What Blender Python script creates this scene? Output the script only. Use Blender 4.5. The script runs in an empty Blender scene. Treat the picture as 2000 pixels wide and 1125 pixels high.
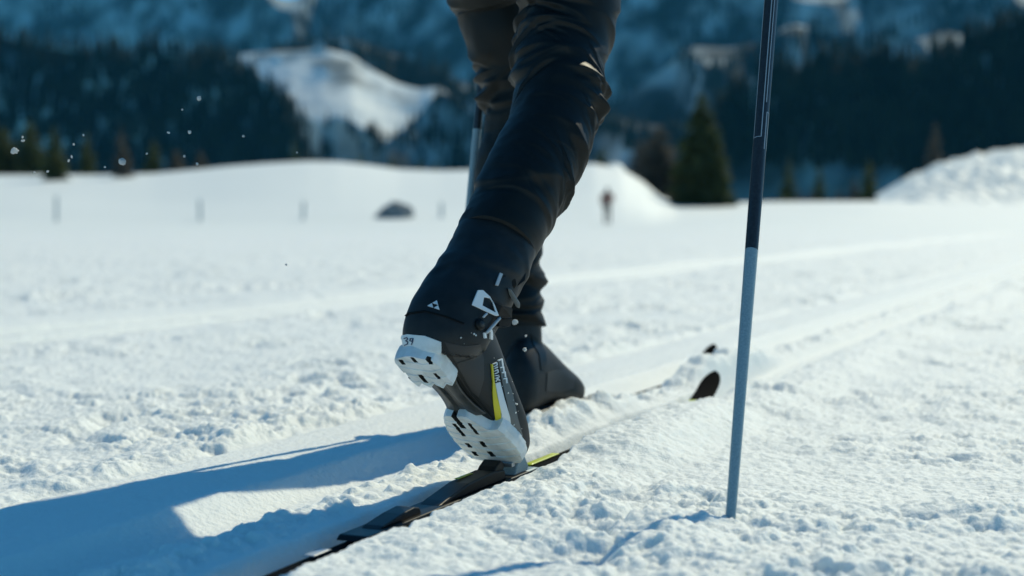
import bpy, bmesh, math, random
import numpy as np
from mathutils import Vector, Matrix
from mathutils.bvhtree import BVHTree

random.seed(7)
RNG = np.random.default_rng(7)
scene = bpy.context.scene
COL = scene.collection

# ------------------------------------------------------------------ camera, sky, sun, exposure
F = 3000.0                      # focal length in pixels of the 2000 px wide photograph
CAMH = 0.39
HY = 400.0
PITCH = math.atan((562.5 - HY) / F)
cam_d = bpy.data.cameras.new("camera")
cam = bpy.data.objects.new("camera", cam_d)
COL.objects.link(cam)
cam.location = (0, 0, CAMH)
cam.rotation_euler = (math.radians(90) - PITCH, 0, 0)
cam_d.sensor_width = 36.0
cam_d.lens = F / 2000.0 * 36.0
cam_d.clip_start = 0.05
cam_d.clip_end = 20000
cam_d.dof.use_dof = True
cam_d.dof.focus_distance = 2.2
cam_d.dof.aperture_fstop = 3.3
scene.camera = cam

SUN_AZ = math.radians(31)       # to the right of the view direction (+Y), ahead of the camera
SUN_EL = math.radians(42)
world = bpy.data.worlds.new("World")
scene.world = world
world.use_nodes = True
wn = world.node_tree
bg = wn.nodes["Background"]
sky = wn.nodes.new("ShaderNodeTexSky")
sky.sky_type = 'NISHITA'
sky.sun_disc = False
sky.sun_elevation = SUN_EL
sky.sun_rotation = SUN_AZ
sky.altitude = 1500
sky.air_density = 1.0
sky.dust_density = 0.2
sky.ozone_density = 5.0
tint = wn.nodes.new("ShaderNodeMix"); tint.data_type = 'RGBA'; tint.blend_type = 'MULTIPLY'
tint.inputs[0].default_value = 1.0
wn.links.new(sky.outputs[0], tint.inputs[6]); tint.inputs[7].default_value = (0.35, 0.88, 0.97, 1)   # the deep mountain blue of the photograph's sky light
wn.links.new(tint.outputs[2], bg.inputs[0])
bg.inputs[1].default_value = 0.14

sun_d = bpy.data.lights.new("sun", 'SUN')
sun_d.energy = 4.25
sun_d.angle = math.radians(0.53)
sun_d.color = (0.955, 0.89, 0.655)
sun = bpy.data.objects.new("sun", sun_d)
COL.objects.link(sun)
SD = Vector((math.sin(SUN_AZ) * math.cos(SUN_EL), math.cos(SUN_AZ) * math.cos(SUN_EL), math.sin(SUN_EL)))
sun.rotation_euler = SD.to_track_quat('Z', 'Y').to_euler()
sun.location = SD * 30

scene.view_settings.view_transform = 'Standard'
scene.view_settings.look = 'None'
scene.view_settings.exposure = -0.12
scene.view_settings.gamma = 1.0
scene.cycles.use_denoising = True
scene.cycles.max_bounces = 8
scene.cycles.diffuse_bounces = 4
scene.cycles.sample_clamp_indirect = 6.0


# ------------------------------------------------------------------ helpers
def P(px, py, Y):
    """world point at depth Y on the sight line of a pixel of the photograph"""
    cx, cz = (px - 1000.0) / F, (562.5 - py) / F
    c, s = math.cos(PITCH), math.sin(PITCH)
    dy, dz = c + cz * s, -s + cz * c
    k = Y / dy
    return Vector((cx * k, Y, CAMH + dz * k))


def ray(px, py):
    return (P(px, py, 1.0) - Vector((0, 0, CAMH))).normalized()


def S1(a, b, x):
    t = np.clip((x - a) / (b - a), 0, 1)
    return t * t * (3 - 2 * t)


_perm = np.random.default_rng(3).permutation(4096)
_gr = np.random.default_rng(4).uniform(0, 2 * np.pi, 4096)


def gnoise(x, y, seed=0):
    """2-D gradient noise, about -0.7..0.7"""
    x = np.asarray(x, float); y = np.asarray(y, float)
    xi = np.floor(x).astype(np.int64); yi = np.floor(y).astype(np.int64)
    fx, fy = x - xi, y - yi
    u = fx * fx * fx * (fx * (fx * 6 - 15) + 10); v = fy * fy * fy * (fy * (fy * 6 - 15) + 10)

    def g(ix, iy, dx, dy):
        a = _gr[_perm[(ix + _perm[(iy + seed * 131) & 4095]) & 4095]]
        return np.cos(a) * dx + np.sin(a) * dy
    a = g(xi, yi, fx, fy); b = g(xi + 1, yi, fx - 1, fy)
    c = g(xi, yi + 1, fx, fy - 1); d = g(xi + 1, yi + 1, fx - 1, fy - 1)
    return (a + (b - a) * u) * (1 - v) + (c + (d - c) * u) * v


def fbm(x, y, seed=0, octv=4, gain=0.5):
    r = 0; a = 1.0
    for k in range(octv):
        r = r + a * gnoise(x * 2 ** k, y * 2 ** k, seed + k)
        a *= gain
    return r


_h1 = np.random.default_rng(5).random(4096); _h2 = np.random.default_rng(6).random(4096); _h3 = np.random.default_rng(8).random(4096)


def lumps(x, y, seed=0, fill=0.6):
    """rounded clods scattered in cells: height 0..1 (half-dome profile)"""
    xi = np.floor(x).astype(np.int64); yi = np.floor(y).astype(np.int64)
    out = np.zeros(np.shape(x))
    for i in (-1, 0, 1):
        for j in (-1, 0, 1):
            h = _perm[((xi + i) + _perm[((yi + j) + seed * 57) & 4095]) & 4095]
            cx = xi + i + _h1[h]; cy = yi + j + _h2[h]
            r = 0.25 + 0.55 * _h3[h] ** 2
            on = (_h3[(h + 77) & 4095] < fill)
            d2 = ((x - cx) ** 2 + (y - cy) ** 2) / (r * r)
            out = np.maximum(out, np.where(on & (d2 < 1), r * np.sqrt(np.clip(1 - d2, 0, 1)), 0))
    return out


def chips(x, y, seed=0, fill=0.5):
    """broken crumbs of crust: flat tilted tops, steep sides, random outline"""
    xi = np.floor(x).astype(np.int64); yi = np.floor(y).astype(np.int64)
    out = np.zeros(np.shape(x))
    for i in (-1, 0, 1):
        for j in (-1, 0, 1):
            h = _perm[((xi + i) + _perm[((yi + j) + seed * 91) & 4095]) & 4095]
            h2 = (h * 7 + 311) & 4095
            dx = x - (xi + i + _h1[h]); dy = y - (yi + j + _h2[h])
            r = 0.18 + 0.6 * _h3[h] ** 2.2
            a = _gr[h]; ca, sa = np.cos(a), np.sin(a)
            u = (dx * ca + dy * sa) / r; v = (-dx * sa + dy * ca) / (r * (0.5 + 0.5 * _h1[h2]))
            d = np.maximum(np.maximum(np.abs(u), np.abs(v)), 0.72 * np.abs(u + v) + 0.1 * _h2[h2])
            on = _h3[(h + 501) & 4095] < fill
            top = 0.65 + 0.5 * (u * (_h1[(h2 + 9) & 4095] - 0.5) + v * (_h2[(h2 + 5) & 4095] - 0.5)) * 1.6
            out = np.maximum(out, np.where(on & (d < 1), r * np.clip((1 - d) * 2.6, 0, 1) * np.clip(top, 0.15, 1.2), 0))
    return out


def mesh_obj(name, V, Fc, mats=(), parent=None, smooth=True, mat_idx=None):
    V = np.asarray(V, np.float32)
    me = bpy.data.meshes.new(name)
    if isinstance(Fc, np.ndarray) and Fc.ndim == 2:
        n, k = Fc.shape
        me.vertices.add(len(V)); me.vertices.foreach_set("co", V.ravel())
        me.loops.add(n * k); me.loops.foreach_set("vertex_index", Fc.astype(np.int32).ravel())
        me.polygons.add(n); me.polygons.foreach_set("loop_start", np.arange(0, n * k, k, dtype=np.int32))
        me.update(calc_edges=True)
        me.validate()
    else:
        me.from_pydata([tuple(v) for v in V], [], [tuple(f) for f in Fc])
    if smooth:
        me.polygons.foreach_set("use_smooth", np.ones(len(me.polygons), bool))
    if mat_idx is not None:
        me.polygons.foreach_set("material_index", np.asarray(mat_idx, np.int32))
    for m in (mats if isinstance(mats, (list, tuple)) else [mats]):
        me.materials.append(m)
    o = bpy.data.objects.new(name, me)
    COL.objects.link(o)
    if parent is not None:
        o.parent = parent
    return o


def bm_obj(name, bm, mats, parent=None, smooth=False):
    me = bpy.data.meshes.new(name)
    bm.normal_update()
    bm.to_mesh(me); bm.free()
    if smooth:
        me.polygons.foreach_set("use_smooth", np.ones(len(me.polygons), bool))
    for m in (mats if isinstance(mats, (list, tuple)) else [mats]):
        me.materials.append(m)
    o = bpy.data.objects.new(name, me); COL.objects.link(o)
    if parent is not None:
        o.parent = parent
    return o


def tag(o, label=None, cat=None, group=None, kind=None):
    if label: o["label"] = label
    if cat: o["category"] = cat
    if group: o["group"] = group
    if kind: o["kind"] = kind
    return o


def empty(name, loc):
    """things built in world space: the Empty stands at the base, its children keep world coordinates"""
    o = bpy.data.objects.new(name, None); COL.objects.link(o)
    o.empty_display_size = 0.1
    o.location = loc
    return o


def adopt(parent, o):
    """parent o (built in world coordinates) keeping it where it is"""
    o.parent = parent
    o.matrix_parent_inverse = Matrix.Translation(-Vector(WORLD_LOC[parent.name]))
    return o


WORLD_LOC = {}


def thing(name, loc, label, cat, group=None):
    o = empty(name, loc)
    WORLD_LOC[o.name] = Vector(loc)
    return tag(o, label, cat, group)


def grid_faces(nr, nc, wrap=False):
    r = np.arange(nr - 1)[:, None]; c = np.arange(nc if wrap else nc - 1)[None, :]
    c2 = (c + 1) % nc
    return np.stack([r * nc + c, r * nc + c2, (r + 1) * nc + c2, (r + 1) * nc + c], -1).reshape(-1, 4)


# ------------------------------------------------------------------ materials
def mat(name, base, rough=0.5, spec=0.5, metal=0.0, sheen=0.0, sss=0.0, coat=0.0):
    m = bpy.data.materials.new(name); m.use_nodes = True
    b = m.node_tree.nodes["Principled BSDF"]
    b.inputs["Base Color"].default_value = (*base, 1)
    b.inputs["Roughness"].default_value = rough
    b.inputs["Specular IOR Level"].default_value = spec
    b.inputs["Metallic"].default_value = metal
    b.inputs["Sheen Weight"].default_value = sheen
    b.inputs["Coat Weight"].default_value = coat
    if sss:
        b.inputs["Subsurface Weight"].default_value = sss
    return m


def nd(m, t): return m.node_tree.nodes.new(t)
def lk(m, a, b): m.node_tree.links.new(a, b)


def add_noise_color(m, c1, c2, scale, detail=4, lo=0.35, hi=0.65, coord='Object', rough=None):
    tc = nd(m, "ShaderNodeTexCoord"); n = nd(m, "ShaderNodeTexNoise")
    n.inputs["Scale"].default_value = scale; n.inputs["Detail"].default_value = detail
    r = nd(m, "ShaderNodeValToRGB")
    r.color_ramp.elements[0].position = lo; r.color_ramp.elements[0].color = (*c1, 1)
    r.color_ramp.elements[1].position = hi; r.color_ramp.elements[1].color = (*c2, 1)
    lk(m, tc.outputs[coord], n.inputs["Vector"]); lk(m, n.outputs[0], r.inputs[0])
    b = m.node_tree.nodes["Principled BSDF"]
    lk(m, r.outputs[0], b.inputs["Base Color"])
    if rough:
        mr = nd(m, "ShaderNodeMapRange")
        mr.inputs["To Min"].default_value = rough[0]; mr.inputs["To Max"].default_value = rough[1]
        lk(m, n.outputs[0], mr.inputs[0]); lk(m, mr.outputs[0], b.inputs["Roughness"])
    return m


def add_bump(m, scale, dist, strength=1.0, detail=3, kind="noise", coord='Object', stretch=None):
    tc = nd(m, "ShaderNodeTexCoord")
    n = nd(m, "ShaderNodeTexNoise" if kind == "noise" else "ShaderNodeTexVoronoi")
    n.inputs["Scale"].default_value = scale
    if kind == "noise": n.inputs["Detail"].default_value = detail
    src = tc.outputs[coord]
    if stretch:
        mp = nd(m, "ShaderNodeMapping"); mp.inputs["Scale"].default_value = stretch
        lk(m, src, mp.inputs[0]); src = mp.outputs[0]
    lk(m, src, n.inputs["Vector"])
    b = nd(m, "ShaderNodeBump"); b.inputs["Strength"].default_value = strength; b.inputs["Distance"].default_value = dist
    lk(m, n.outputs[0], b.inputs["Height"])
    pb = m.node_tree.nodes["Principled BSDF"]
    if pb.inputs["Normal"].links:
        lk(m, pb.inputs["Normal"].links[0].from_socket, b.inputs["Normal"])
    lk(m, b.outputs[0], pb.inputs["Normal"])
    return m


M_snow = mat("snow_fine", (0.86, 0.885, 0.84), rough=0.6, spec=0.2, sss=0.65)
_b = M_snow.node_tree.nodes["Principled BSDF"]
_b.inputs["Subsurface Radius"].default_value = (1.0, 1.0, 1.0)
_b.inputs["Subsurface Scale"].default_value = 0.011
add_bump(M_snow, 130, 0.0030, 0.9, detail=5)
add_bump(M_snow, 420, 0.0010, 0.9, detail=3)
M_field = mat("snow_far", (0.86, 0.885, 0.84), rough=0.6, spec=0.25)
add_bump(M_field, 1.6, 0.05, 0.6, detail=5)
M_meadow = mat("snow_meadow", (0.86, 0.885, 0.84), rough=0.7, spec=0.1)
add_noise_color(M_meadow, (0.20, 0.22, 0.21), (0.86, 0.885, 0.84), 0.022, detail=7, lo=0.36, hi=0.50)  # dark streaks: some rock, and shadow streaks painted into the snow
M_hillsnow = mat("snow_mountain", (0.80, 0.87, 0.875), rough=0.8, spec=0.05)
add_noise_color(M_hillsnow, (0.04, 0.05, 0.05), (0.48, 0.56, 0.57), 0.012, detail=8, lo=0.40, hi=0.62)  # far rock and scrub mixed in, snow darkened to deepen the shade
M_rock = mat("rock", (0.10, 0.10, 0.10), rough=0.85)
add_noise_color(M_rock, (0.10, 0.11, 0.11), (0.30, 0.32, 0.32), 3)
M_fabric = mat("black_softshell", (0.0042, 0.0062, 0.0062), rough=0.54, spec=0.24)
add_bump(M_fabric, 1400, 0.0003, 0.5, detail=1)
M_gaiter = mat("black_gaiter", (0.0048, 0.0052, 0.0046), rough=0.65, spec=0.16)
add_bump(M_gaiter, 1800, 0.0003, 0.5, detail=1)
M_boot = mat("boot_synthetic", (0.01, 0.011, 0.012), rough=0.55, spec=0.35)
add_noise_color(M_boot, (0.005, 0.0075, 0.0085), (0.012, 0.015, 0.017), 60, lo=0.3, hi=0.7, rough=(0.45, 0.65))
add_bump(M_boot, 900, 0.0003, 0.4, detail=2)
M_panel = mat("boot_panel", (0.022, 0.024, 0.026), rough=0.5, spec=0.4)
add_bump(M_panel, 1200, 0.0002, 0.4, detail=2)
M_toecap = mat("toe_rubber", (0.11, 0.12, 0.12), rough=0.45, spec=0.45)
add_bump(M_toecap, 700, 0.0003, 0.4)
M_blackp = mat("black_plastic", (0.006, 0.0065, 0.007), rough=0.45, spec=0.18)
add_noise_color(M_blackp, (0.004, 0.005, 0.005), (0.010, 0.011, 0.012), 40, rough=(0.3, 0.5))
M_ski = mat("ski_black", (0.003, 0.004, 0.0045), rough=0.8, spec=0.03)
M_shank = mat("shank_carbon", (0.04, 0.042, 0.042), rough=0.35, spec=0.5)
add_noise_color(M_shank, (0.03, 0.032, 0.032), (0.055, 0.056, 0.055), 90, rough=(0.3, 0.5))
M_white = mat("white_rubber", (0.74, 0.77, 0.77), rough=0.45, spec=0.4, sss=0.05)
add_noise_color(M_white, (0.52, 0.55, 0.54), (0.72, 0.75, 0.75), 35, lo=0.3, hi=0.55)
M_slot = mat("slot_dark", (0.02, 0.021, 0.02), rough=0.6)
M_slotb = mat("slot_tan", (0.30, 0.26, 0.18), rough=0.6)
M_whitep = mat("white_print", (0.68, 0.72, 0.74), rough=0.4)
M_greyp = mat("grey_plastic", (0.42, 0.46, 0.49), rough=0.35)
M_yellow = mat("yellow_print", (0.62, 0.52, 0.02), rough=0.4)
M_lime = mat("lime_print", (0.62, 0.68, 0.05), rough=0.35)
M_ink = mat("ink", (0.02, 0.04, 0.09), rough=0.5)
M_metal = mat("metal_grey", (0.45, 0.48, 0.50), rough=0.3, metal=0.9)
M_poleA = mat("pole_carbon", (0.022, 0.025, 0.028), rough=0.35, spec=0.5)
add_noise_color(M_poleA, (0.016, 0.018, 0.02), (0.03, 0.034, 0.038), 300, rough=(0.3, 0.45))
M_poleB = mat("pole_steel_blue", (0.20, 0.255, 0.29), rough=0.4, spec=0.5)
add_noise_color(M_poleB, (0.20, 0.29, 0.32), (0.28, 0.38, 0.42), 500, rough=(0.35, 0.5))
M_line = mat("pole_line", (0.35, 0.40, 0.42), rough=0.4)
M_needle = mat("conifer_needles", (0.035, 0.05, 0.026), rough=0.8, spec=0.1)
add_noise_color(M_needle, (0.05, 0.062, 0.026), (0.11, 0.125, 0.055), 1.2)
M_larch = mat("larch_twigs", (0.10, 0.075, 0.05), rough=0.85, spec=0.1)
add_noise_color(M_larch, (0.10, 0.088, 0.068), (0.18, 0.155, 0.12), 1.2)
M_forest = mat("forest_needles", (0.025, 0.036, 0.026), rough=0.9, spec=0.05)
add_noise_color(M_forest, (0.018, 0.028, 0.020), (0.045, 0.050, 0.034), 0.05)
for _m, _c in ((M_needle, (0.10, 0.12, 0.03)), (M_larch, (0.13, 0.11, 0.075))):
    _t = nd(_m, "ShaderNodeBsdfTranslucent"); _t.inputs[0].default_value = (*_c, 1)
    _x = nd(_m, "ShaderNodeMixShader"); _x.inputs[0].default_value = 0.4
    _o = _m.node_tree.nodes["Material Output"]
    lk(_m, _m.node_tree.nodes["Principled BSDF"].outputs[0], _x.inputs[1]); lk(_m, _t.outputs[0], _x.inputs[2]); lk(_m, _x.outputs[0], _o.inputs[0])
M_bark = mat("bark", (0.07, 0.055, 0.045), rough=0.9)
M_wood = mat("weathered_post", (0.22, 0.22, 0.20), rough=0.85)
add_noise_color(M_wood, (0.45, 0.47, 0.45), (0.60, 0.61, 0.58), 12)
M_redjkt = mat("rust_jacket", (0.24, 0.08, 0.05), rough=0.7)
M_dark = mat("dark_clothes", (0.03, 0.032, 0.035), rough=0.7)
M_skin = mat("skin", (0.5, 0.32, 0.25), rough=0.6)

# ------------------------------------------------------------------ snow field
D = np.array([math.sin(math.radians(23.3)), math.cos(math.radians(23.3))])     # ski / track direction
NL = np.array([-D[1], D[0]])                                                    # to the left of the track
O = np.array([-0.011, 2.286])                                                   # under the near boot's toe

CR = np.array([(-1400, 350), (0, 343), (100, 343), (200, 343), (300, 340), (380, 333), (450, 326), (520, 321), (600, 317), (660, 318), (720, 324),
               (780, 332), (860, 335), (950, 333), (1050, 328), (1160, 322), (1215, 332), (1255, 355), (1290, 385), (1320, 397), (1400, 397),
               (1500, 394), (1700, 393), (2000, 398), (3400, 398)], float)
YC = 140.0


def zfield(x, y):
    x = np.asarray(x, float); y = np.asarray(y, float)
    ys = np.maximum(y, 1.0)
    px = 1000 + F * x / ys
    px = np.where(y < 20, 1000, px)
    crest = CAMH + (HY - np.interp(px, CR[:, 0], CR[:, 1])) / F * YC
    base = -0.008 * np.clip(y, 0, 160)
    k = S1(62, YC, y)
    z = base * (1 - k) + crest * k
    back = S1(YC, 230, y)
    z = z * (1 - back) + (-14.0) * back
    z = z + 0.25 * gnoise(x / 11, y / 11, 40) * S1(25, 60, y) * (1 - S1(110, 138, y))
    return z


def zground(x, y):
    return float(zfield(np.array([x]), np.array([y]))[0])


def ground_hit(px, py, y0=20.0, y1=150.0):
    Y = y0
    while Y < y1:
        p = P(px, py, Y)
        if zground(p.x, Y) >= p.z:
            break
        Y *= 1.01
    return Vector((p.x, Y, zground(p.x, Y)))


def pq(x, y):
    rx, ry = x - O[0], y - O[1]
    return rx * NL[0] + ry * NL[1], rx * D[0] + ry * D[1]


def groove(p, c, hw, depth, edge):
    return -depth * (1 - S1(hw, hw + edge, np.abs(p - c)))


def detail(x, y):
    p, q = pq(x, y)
    wob = 0.004 * gnoise(q * 3, p * 0, 11) + 0.0035 * gnoise(q * 16, p * 0, 12)
    jag = 0.010 * gnoise(q * 28, p * 6, 13) + 0.006 * gnoise(q * 75, p * 30, 14)
    # masks
    trench = S1(0.225, 0.26, p) * (1 - S1(0.47, 0.515, p + wob * 2))          # smooth lane left of the left track
    ridge = S1(0.045, 0.10, p) * (1 - S1(0.135, 0.185, p))                     # crumbs thrown up between the tracks
    left = S1(0.485, 0.54, p + wob * 2)
    right = 1 - S1(-0.075, -0.045, p)
    lane = S1(2.2, 2.4, p) * (1 - S1(2.95, 3.2, p))
    rough = np.clip(left * (1 - 0.75 * lane) + right, 0, 1)
    # broad swells
    z = 0.012 * gnoise(x / 0.55, y / 0.55, 20) * rough + 0.030 * gnoise(x / 1.9, y / 1.9, 21) * S1(0.9, 2.0, np.abs(p - 0.2))
    # trodden, clotted snow: churned patches and calmer crust between them
    near = 1 - S1(14, 40, y)
    w1x = x + 0.035 * fbm(x / 0.10, y / 0.10, 22, 3); w1y = y + 0.035 * fbm(x / 0.10, y / 0.10, 23, 3)
    w2x = x + 0.012 * fbm(x / 0.028, y / 0.028, 34, 2); w2y = y + 0.012 * fbm(x / 0.028, y / 0.028, 35, 2)
    churn = 0.50 + 1.5 * gnoise(x / 0.62, y / 0.62, 24) + 0.7 * gnoise(x / 0.17, y / 0.17, 25)
    churn = churn + 0.45 * np.exp(-(((p - 0.95) / 0.42) ** 2)) * S1(0.0, -0.2, q - 0.9) + 0.8 * np.exp(-((x - 0.30) ** 2 + (y - 1.85) ** 2) / 0.28 ** 2)
    churn = np.clip(churn, 0.06, 1.7)
    big = lumps(w1x / 0.125, w1y / 0.125, 1, 0.42) * 0.030
    mid = lumps(w2x / 0.058, w2y / 0.058, 2, 0.55) * 0.019
    sml = lumps(w2x / 0.024, w2y / 0.024, 3, 0.6) * 0.0085
    tin = lumps(x / 0.0105, y / 0.0105, 4, 0.5) * 0.0042
    steps = 0.016 * np.abs(fbm(w1x / 0.16, w1y / 0.16, 36, 3, 0.55))
    w3x = x + 0.004 * gnoise(x / 0.010, y / 0.010, 37); w3y = y + 0.004 * gnoise(x / 0.010, y / 0.010, 38)
    cbig = chips(w2x / 0.105, w2y / 0.105, 5, 0.45) * 0.032
    cmid = chips(w3x / 0.045, w3y / 0.045, 6, 0.55) * 0.019
    csml = chips(w3x / 0.019, w3y / 0.019, 7, 0.6) * 0.0095
    clods = (np.maximum(np.maximum(big * 0.8, cbig), np.maximum(mid * 0.8, cmid)) + 0.8 * np.maximum(csml, sml * 0.7) + steps * 0.7) * churn * 0.92 * near + 1.2 * tin * np.clip(churn, .35, 1) * near
    pits = -0.026 * S1(0.22, 0.50, gnoise(w1x / 0.17, w1y / 0.17, 26)) * np.clip(churn, 0, 1.2) * (1 - np.exp(-((x - 0.28) ** 2 + (y - 1.92) ** 2) / 0.2 ** 2))
    z = z + rough * (clods + pits * near + 0.007 * fbm(w2x / 0.13, w2y / 0.13, 27, 4, 0.5))
    z = z + 0.0032 * rough * fbm(x / 0.022, y / 0.022, 33, 2, 0.6) * near
    # raised crumbly shoulder right of the near ski, ridge between the skis
    z = z + (0.014 + 0.026 * S1(0.02, 0.20, q) * (1 - 0.85 * S1(0.55, 0.98, q))) * np.exp(-(np.minimum(np.abs(p + 0.055), np.abs(p + 0.13)) * ((p > -0.055) | (p < -0.13)) / 0.07) ** 2) * (1 - S1(-0.052, -0.028, p + jag * 0.9))
    z = z + ridge * (0.042 * S1(1.22, 1.4, q) * (1 - S1(1.80, 2.1, q)) + 0.004 + 0.042 * S1(0.26, 0.50, q) * (1 - S1(0.72, 1.0, q)) * (0.7 + 0.6 * gnoise(x / 0.07, y / 0.07, 39)) + np.maximum(mid, cmid) + 1.1 * csml + 0.006 * fbm(x / 0.04, y / 0.04, 29, 3))
    z = z + 0.010 * left * np.exp(-((p - 0.56) / 0.07) ** 2)
    # packed tracks
    z = z + groove(p + wob + jag * (0.8 * (p < 0) + 0.3) * (1 - S1(1.2, 2.2, q)), 0.0, 0.034, 0.040 - 0.022 * S1(1.0, 2.0, q), 0.024 + 0.03 * S1(0.9, 1.8, q))
    z = z + groove(p + wob, 0.215, 0.030, 0.019, 0.045)
    z = z + 0.010 * trench + trench * 0.0035 * fbm(p * 14, q * 3, 30, 3)
    for c in (2.45, 2.70):
        z = z + groove(p + wob, c, 0.04, 0.03, 0.06)
    z = z + 0.022 * np.exp(-((p - 2.98) / 0.16) ** 2) * (1 + 0.5 * gnoise(q * 1.3, p, 31))
    # slender scrape that the pole left, and the trough in front of it
    z = z + 0.0012 * fbm(x / 0.012, y / 0.012, 32, 2)
    return z


def build_snow():
    # fine sheet: rows even in 1/y, columns even in bearing
    nr, nc = 880, 1000
    inv = np.concatenate([np.linspace(1 / 1.25, 1 / 9.0, 690, endpoint=False), np.linspace(1 / 9.0, 1 / 42.0, nr - 690)])
    ys = 1 / inv
    tn = np.concatenate([np.linspace(-0.85, -0.40, 70, endpoint=False), np.linspace(-0.40, 0.40, nc - 140), np.linspace(0.40, 0.85, 71)[1:]])
    Y = np.repeat(ys[:, None], nc, 1); X = Y * tn[None, :]
    Z = zfield(X, Y) + detail(X, Y) * (1 - S1(30, 42, Y))
    e = np.minimum.reduce([S1(0, 0.06, tn + 0.85)[None, :] * np.ones((nr, 1)), S1(0, 0.06, 0.85 - tn)[None, :] * np.ones((nr, 1)),
                           S1(1.25, 1.33, Y), 1 - S1(38, 42, Y)])
    Z = Z - 0.16 * (1 - e)
    o = mesh_obj("snow_ground", np.stack([X, Y, Z], -1).reshape(-1, 3), grid_faces(nr, nc), M_snow)
    tag(o, "trodden white snow with two packed ski tracks", kind="structure")
    # wide sheet all round the camera, down under the fine one
    na, nrr = 720, 150
    rad = np.concatenate([[0.0], np.geomspace(0.4, 330, nrr)])
    # bearings dense toward the view
    a1 = np.linspace(-0.75, 0.75, 520); a2 = np.linspace(0.75, 2 * np.pi - 0.75, na - 520 + 2)[1:-1]
    ang = np.concatenate([a1, a2])
    R, A = np.meshgrid(rad, ang, indexing='ij')
    X = R * np.sin(A); Y = R * np.cos(A)
    Z = zfield(X, Y)
    inside = (1 - S1(0.79, 0.84, np.abs(np.where(Y > 0.2, X / np.maximum(Y, 0.2), 9)))) * S1(1.3, 1.45, Y) * (1 - S1(36, 40, Y))
    Z = Z - 0.12 * inside - 0.02 * (1 - S1(40, 42, Y))
    o = mesh_obj("snow_field", np.stack([X, Y, Z], -1).reshape(-1, 3), grid_faces(len(rad), len(ang), True), M_field)
    tag(o, "wide snow field rising to a rounded knoll", kind="structure")


build_snow()


# ------------------------------------------------------------------ hills and mountains
def ridge(name, label, Y0, crest, lit=None, pxr=(-2600, 4600), noise=0.02, slope=60, litslope=13, zbot=-40, step=8, mat_=None, nlit=14, nst=60, seed=0, back=1.0, wob=0):
    """one hill: behind the crest it falls back gently, in front it rolls over a gentle shoulder and drops steeply"""
    cr = np.array(crest, float)
    lt = np.array(lit if lit is not None else [(0, 0)], float)
    px = np.arange(pxr[0], pxr[1] + 1, step, dtype=float)
    ker = np.hanning(11); ker /= ker.sum()
    sm = lambda v: np.convolve(np.pad(v, 5, mode='edge'), ker, 'valid')
    py = sm(np.interp(px, cr[:, 0], cr[:, 1])) + wob * gnoise(px / 70, px * 0 + seed, seed + 3) + wob * 0.5 * gnoise(px / 25, px * 0 + seed, seed + 4)
    L = sm(np.interp(px, lt[:, 0], lt[:, 1])); L = L * (1 + 0.15 * gnoise(px / 40, px * 0 + seed, seed + 9))
    t0 = (HY - py) / F
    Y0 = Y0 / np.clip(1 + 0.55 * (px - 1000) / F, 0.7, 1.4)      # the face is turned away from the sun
    rows = []
    zc = CAMH + t0 * Y0
    for b in (900, 300, 80, 25):
        rows.append((Y0 + b * back, zc - b * back * 0.10))
    Y = Y0.copy(); z = zc.copy(); rows.append((Y.copy(), z.copy()))
    tl, ts = math.tan(math.radians(litslope)), math.tan(math.radians(slope))
    for i in range(nlit):
        dt = L / nlit / F + 1e-6
        t = (z - CAMH) / Y
        dY = Y * dt / np.maximum(tl - t, 0.05)
        Y = Y - dY; z = z - dY * tl
        rows.append((Y.copy(), z.copy()))
    zs = z.copy(); Ys = Y.copy()
    for i in range(nst):
        f = (i + 1) / nst
        dz = (zs - zbot) * f
        rows.append((Ys - dz / ts, zs - dz))
    YY = np.stack([np.broadcast_to(r[0], px.shape) for r in rows]); ZZ = np.stack([r[1] for r in rows])
    XX = (px[None, :] - 1000) / F * YY
    am = noise * Y0.mean()
    sc = Y0.mean() * 0.03
    n = fbm(XX / sc + seed * 7, ZZ / sc * 0.6 + YY / sc * 0.5, seed, 4, 0.5)
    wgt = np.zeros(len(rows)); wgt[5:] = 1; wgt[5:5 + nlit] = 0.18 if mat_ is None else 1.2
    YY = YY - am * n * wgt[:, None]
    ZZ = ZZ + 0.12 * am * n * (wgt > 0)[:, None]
    mi = np.zeros((len(rows) - 1, len(px) - 1), int); mi[4 + nlit:] = 1  # darker snow below the lit rows: shade put into the colour
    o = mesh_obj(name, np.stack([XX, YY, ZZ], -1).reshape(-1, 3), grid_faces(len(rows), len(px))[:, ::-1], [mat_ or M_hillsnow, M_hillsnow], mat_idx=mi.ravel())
    tag(o, label, kind="structure")
    return dict(px=px, G=np.stack([XX, YY, ZZ], -1), i0=4 + nlit, nst=nst, L=L, Y0=Y0)


def pyof(p):
    return HY - (p[..., 2] - CAMH) / p[..., 1] * F


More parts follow.
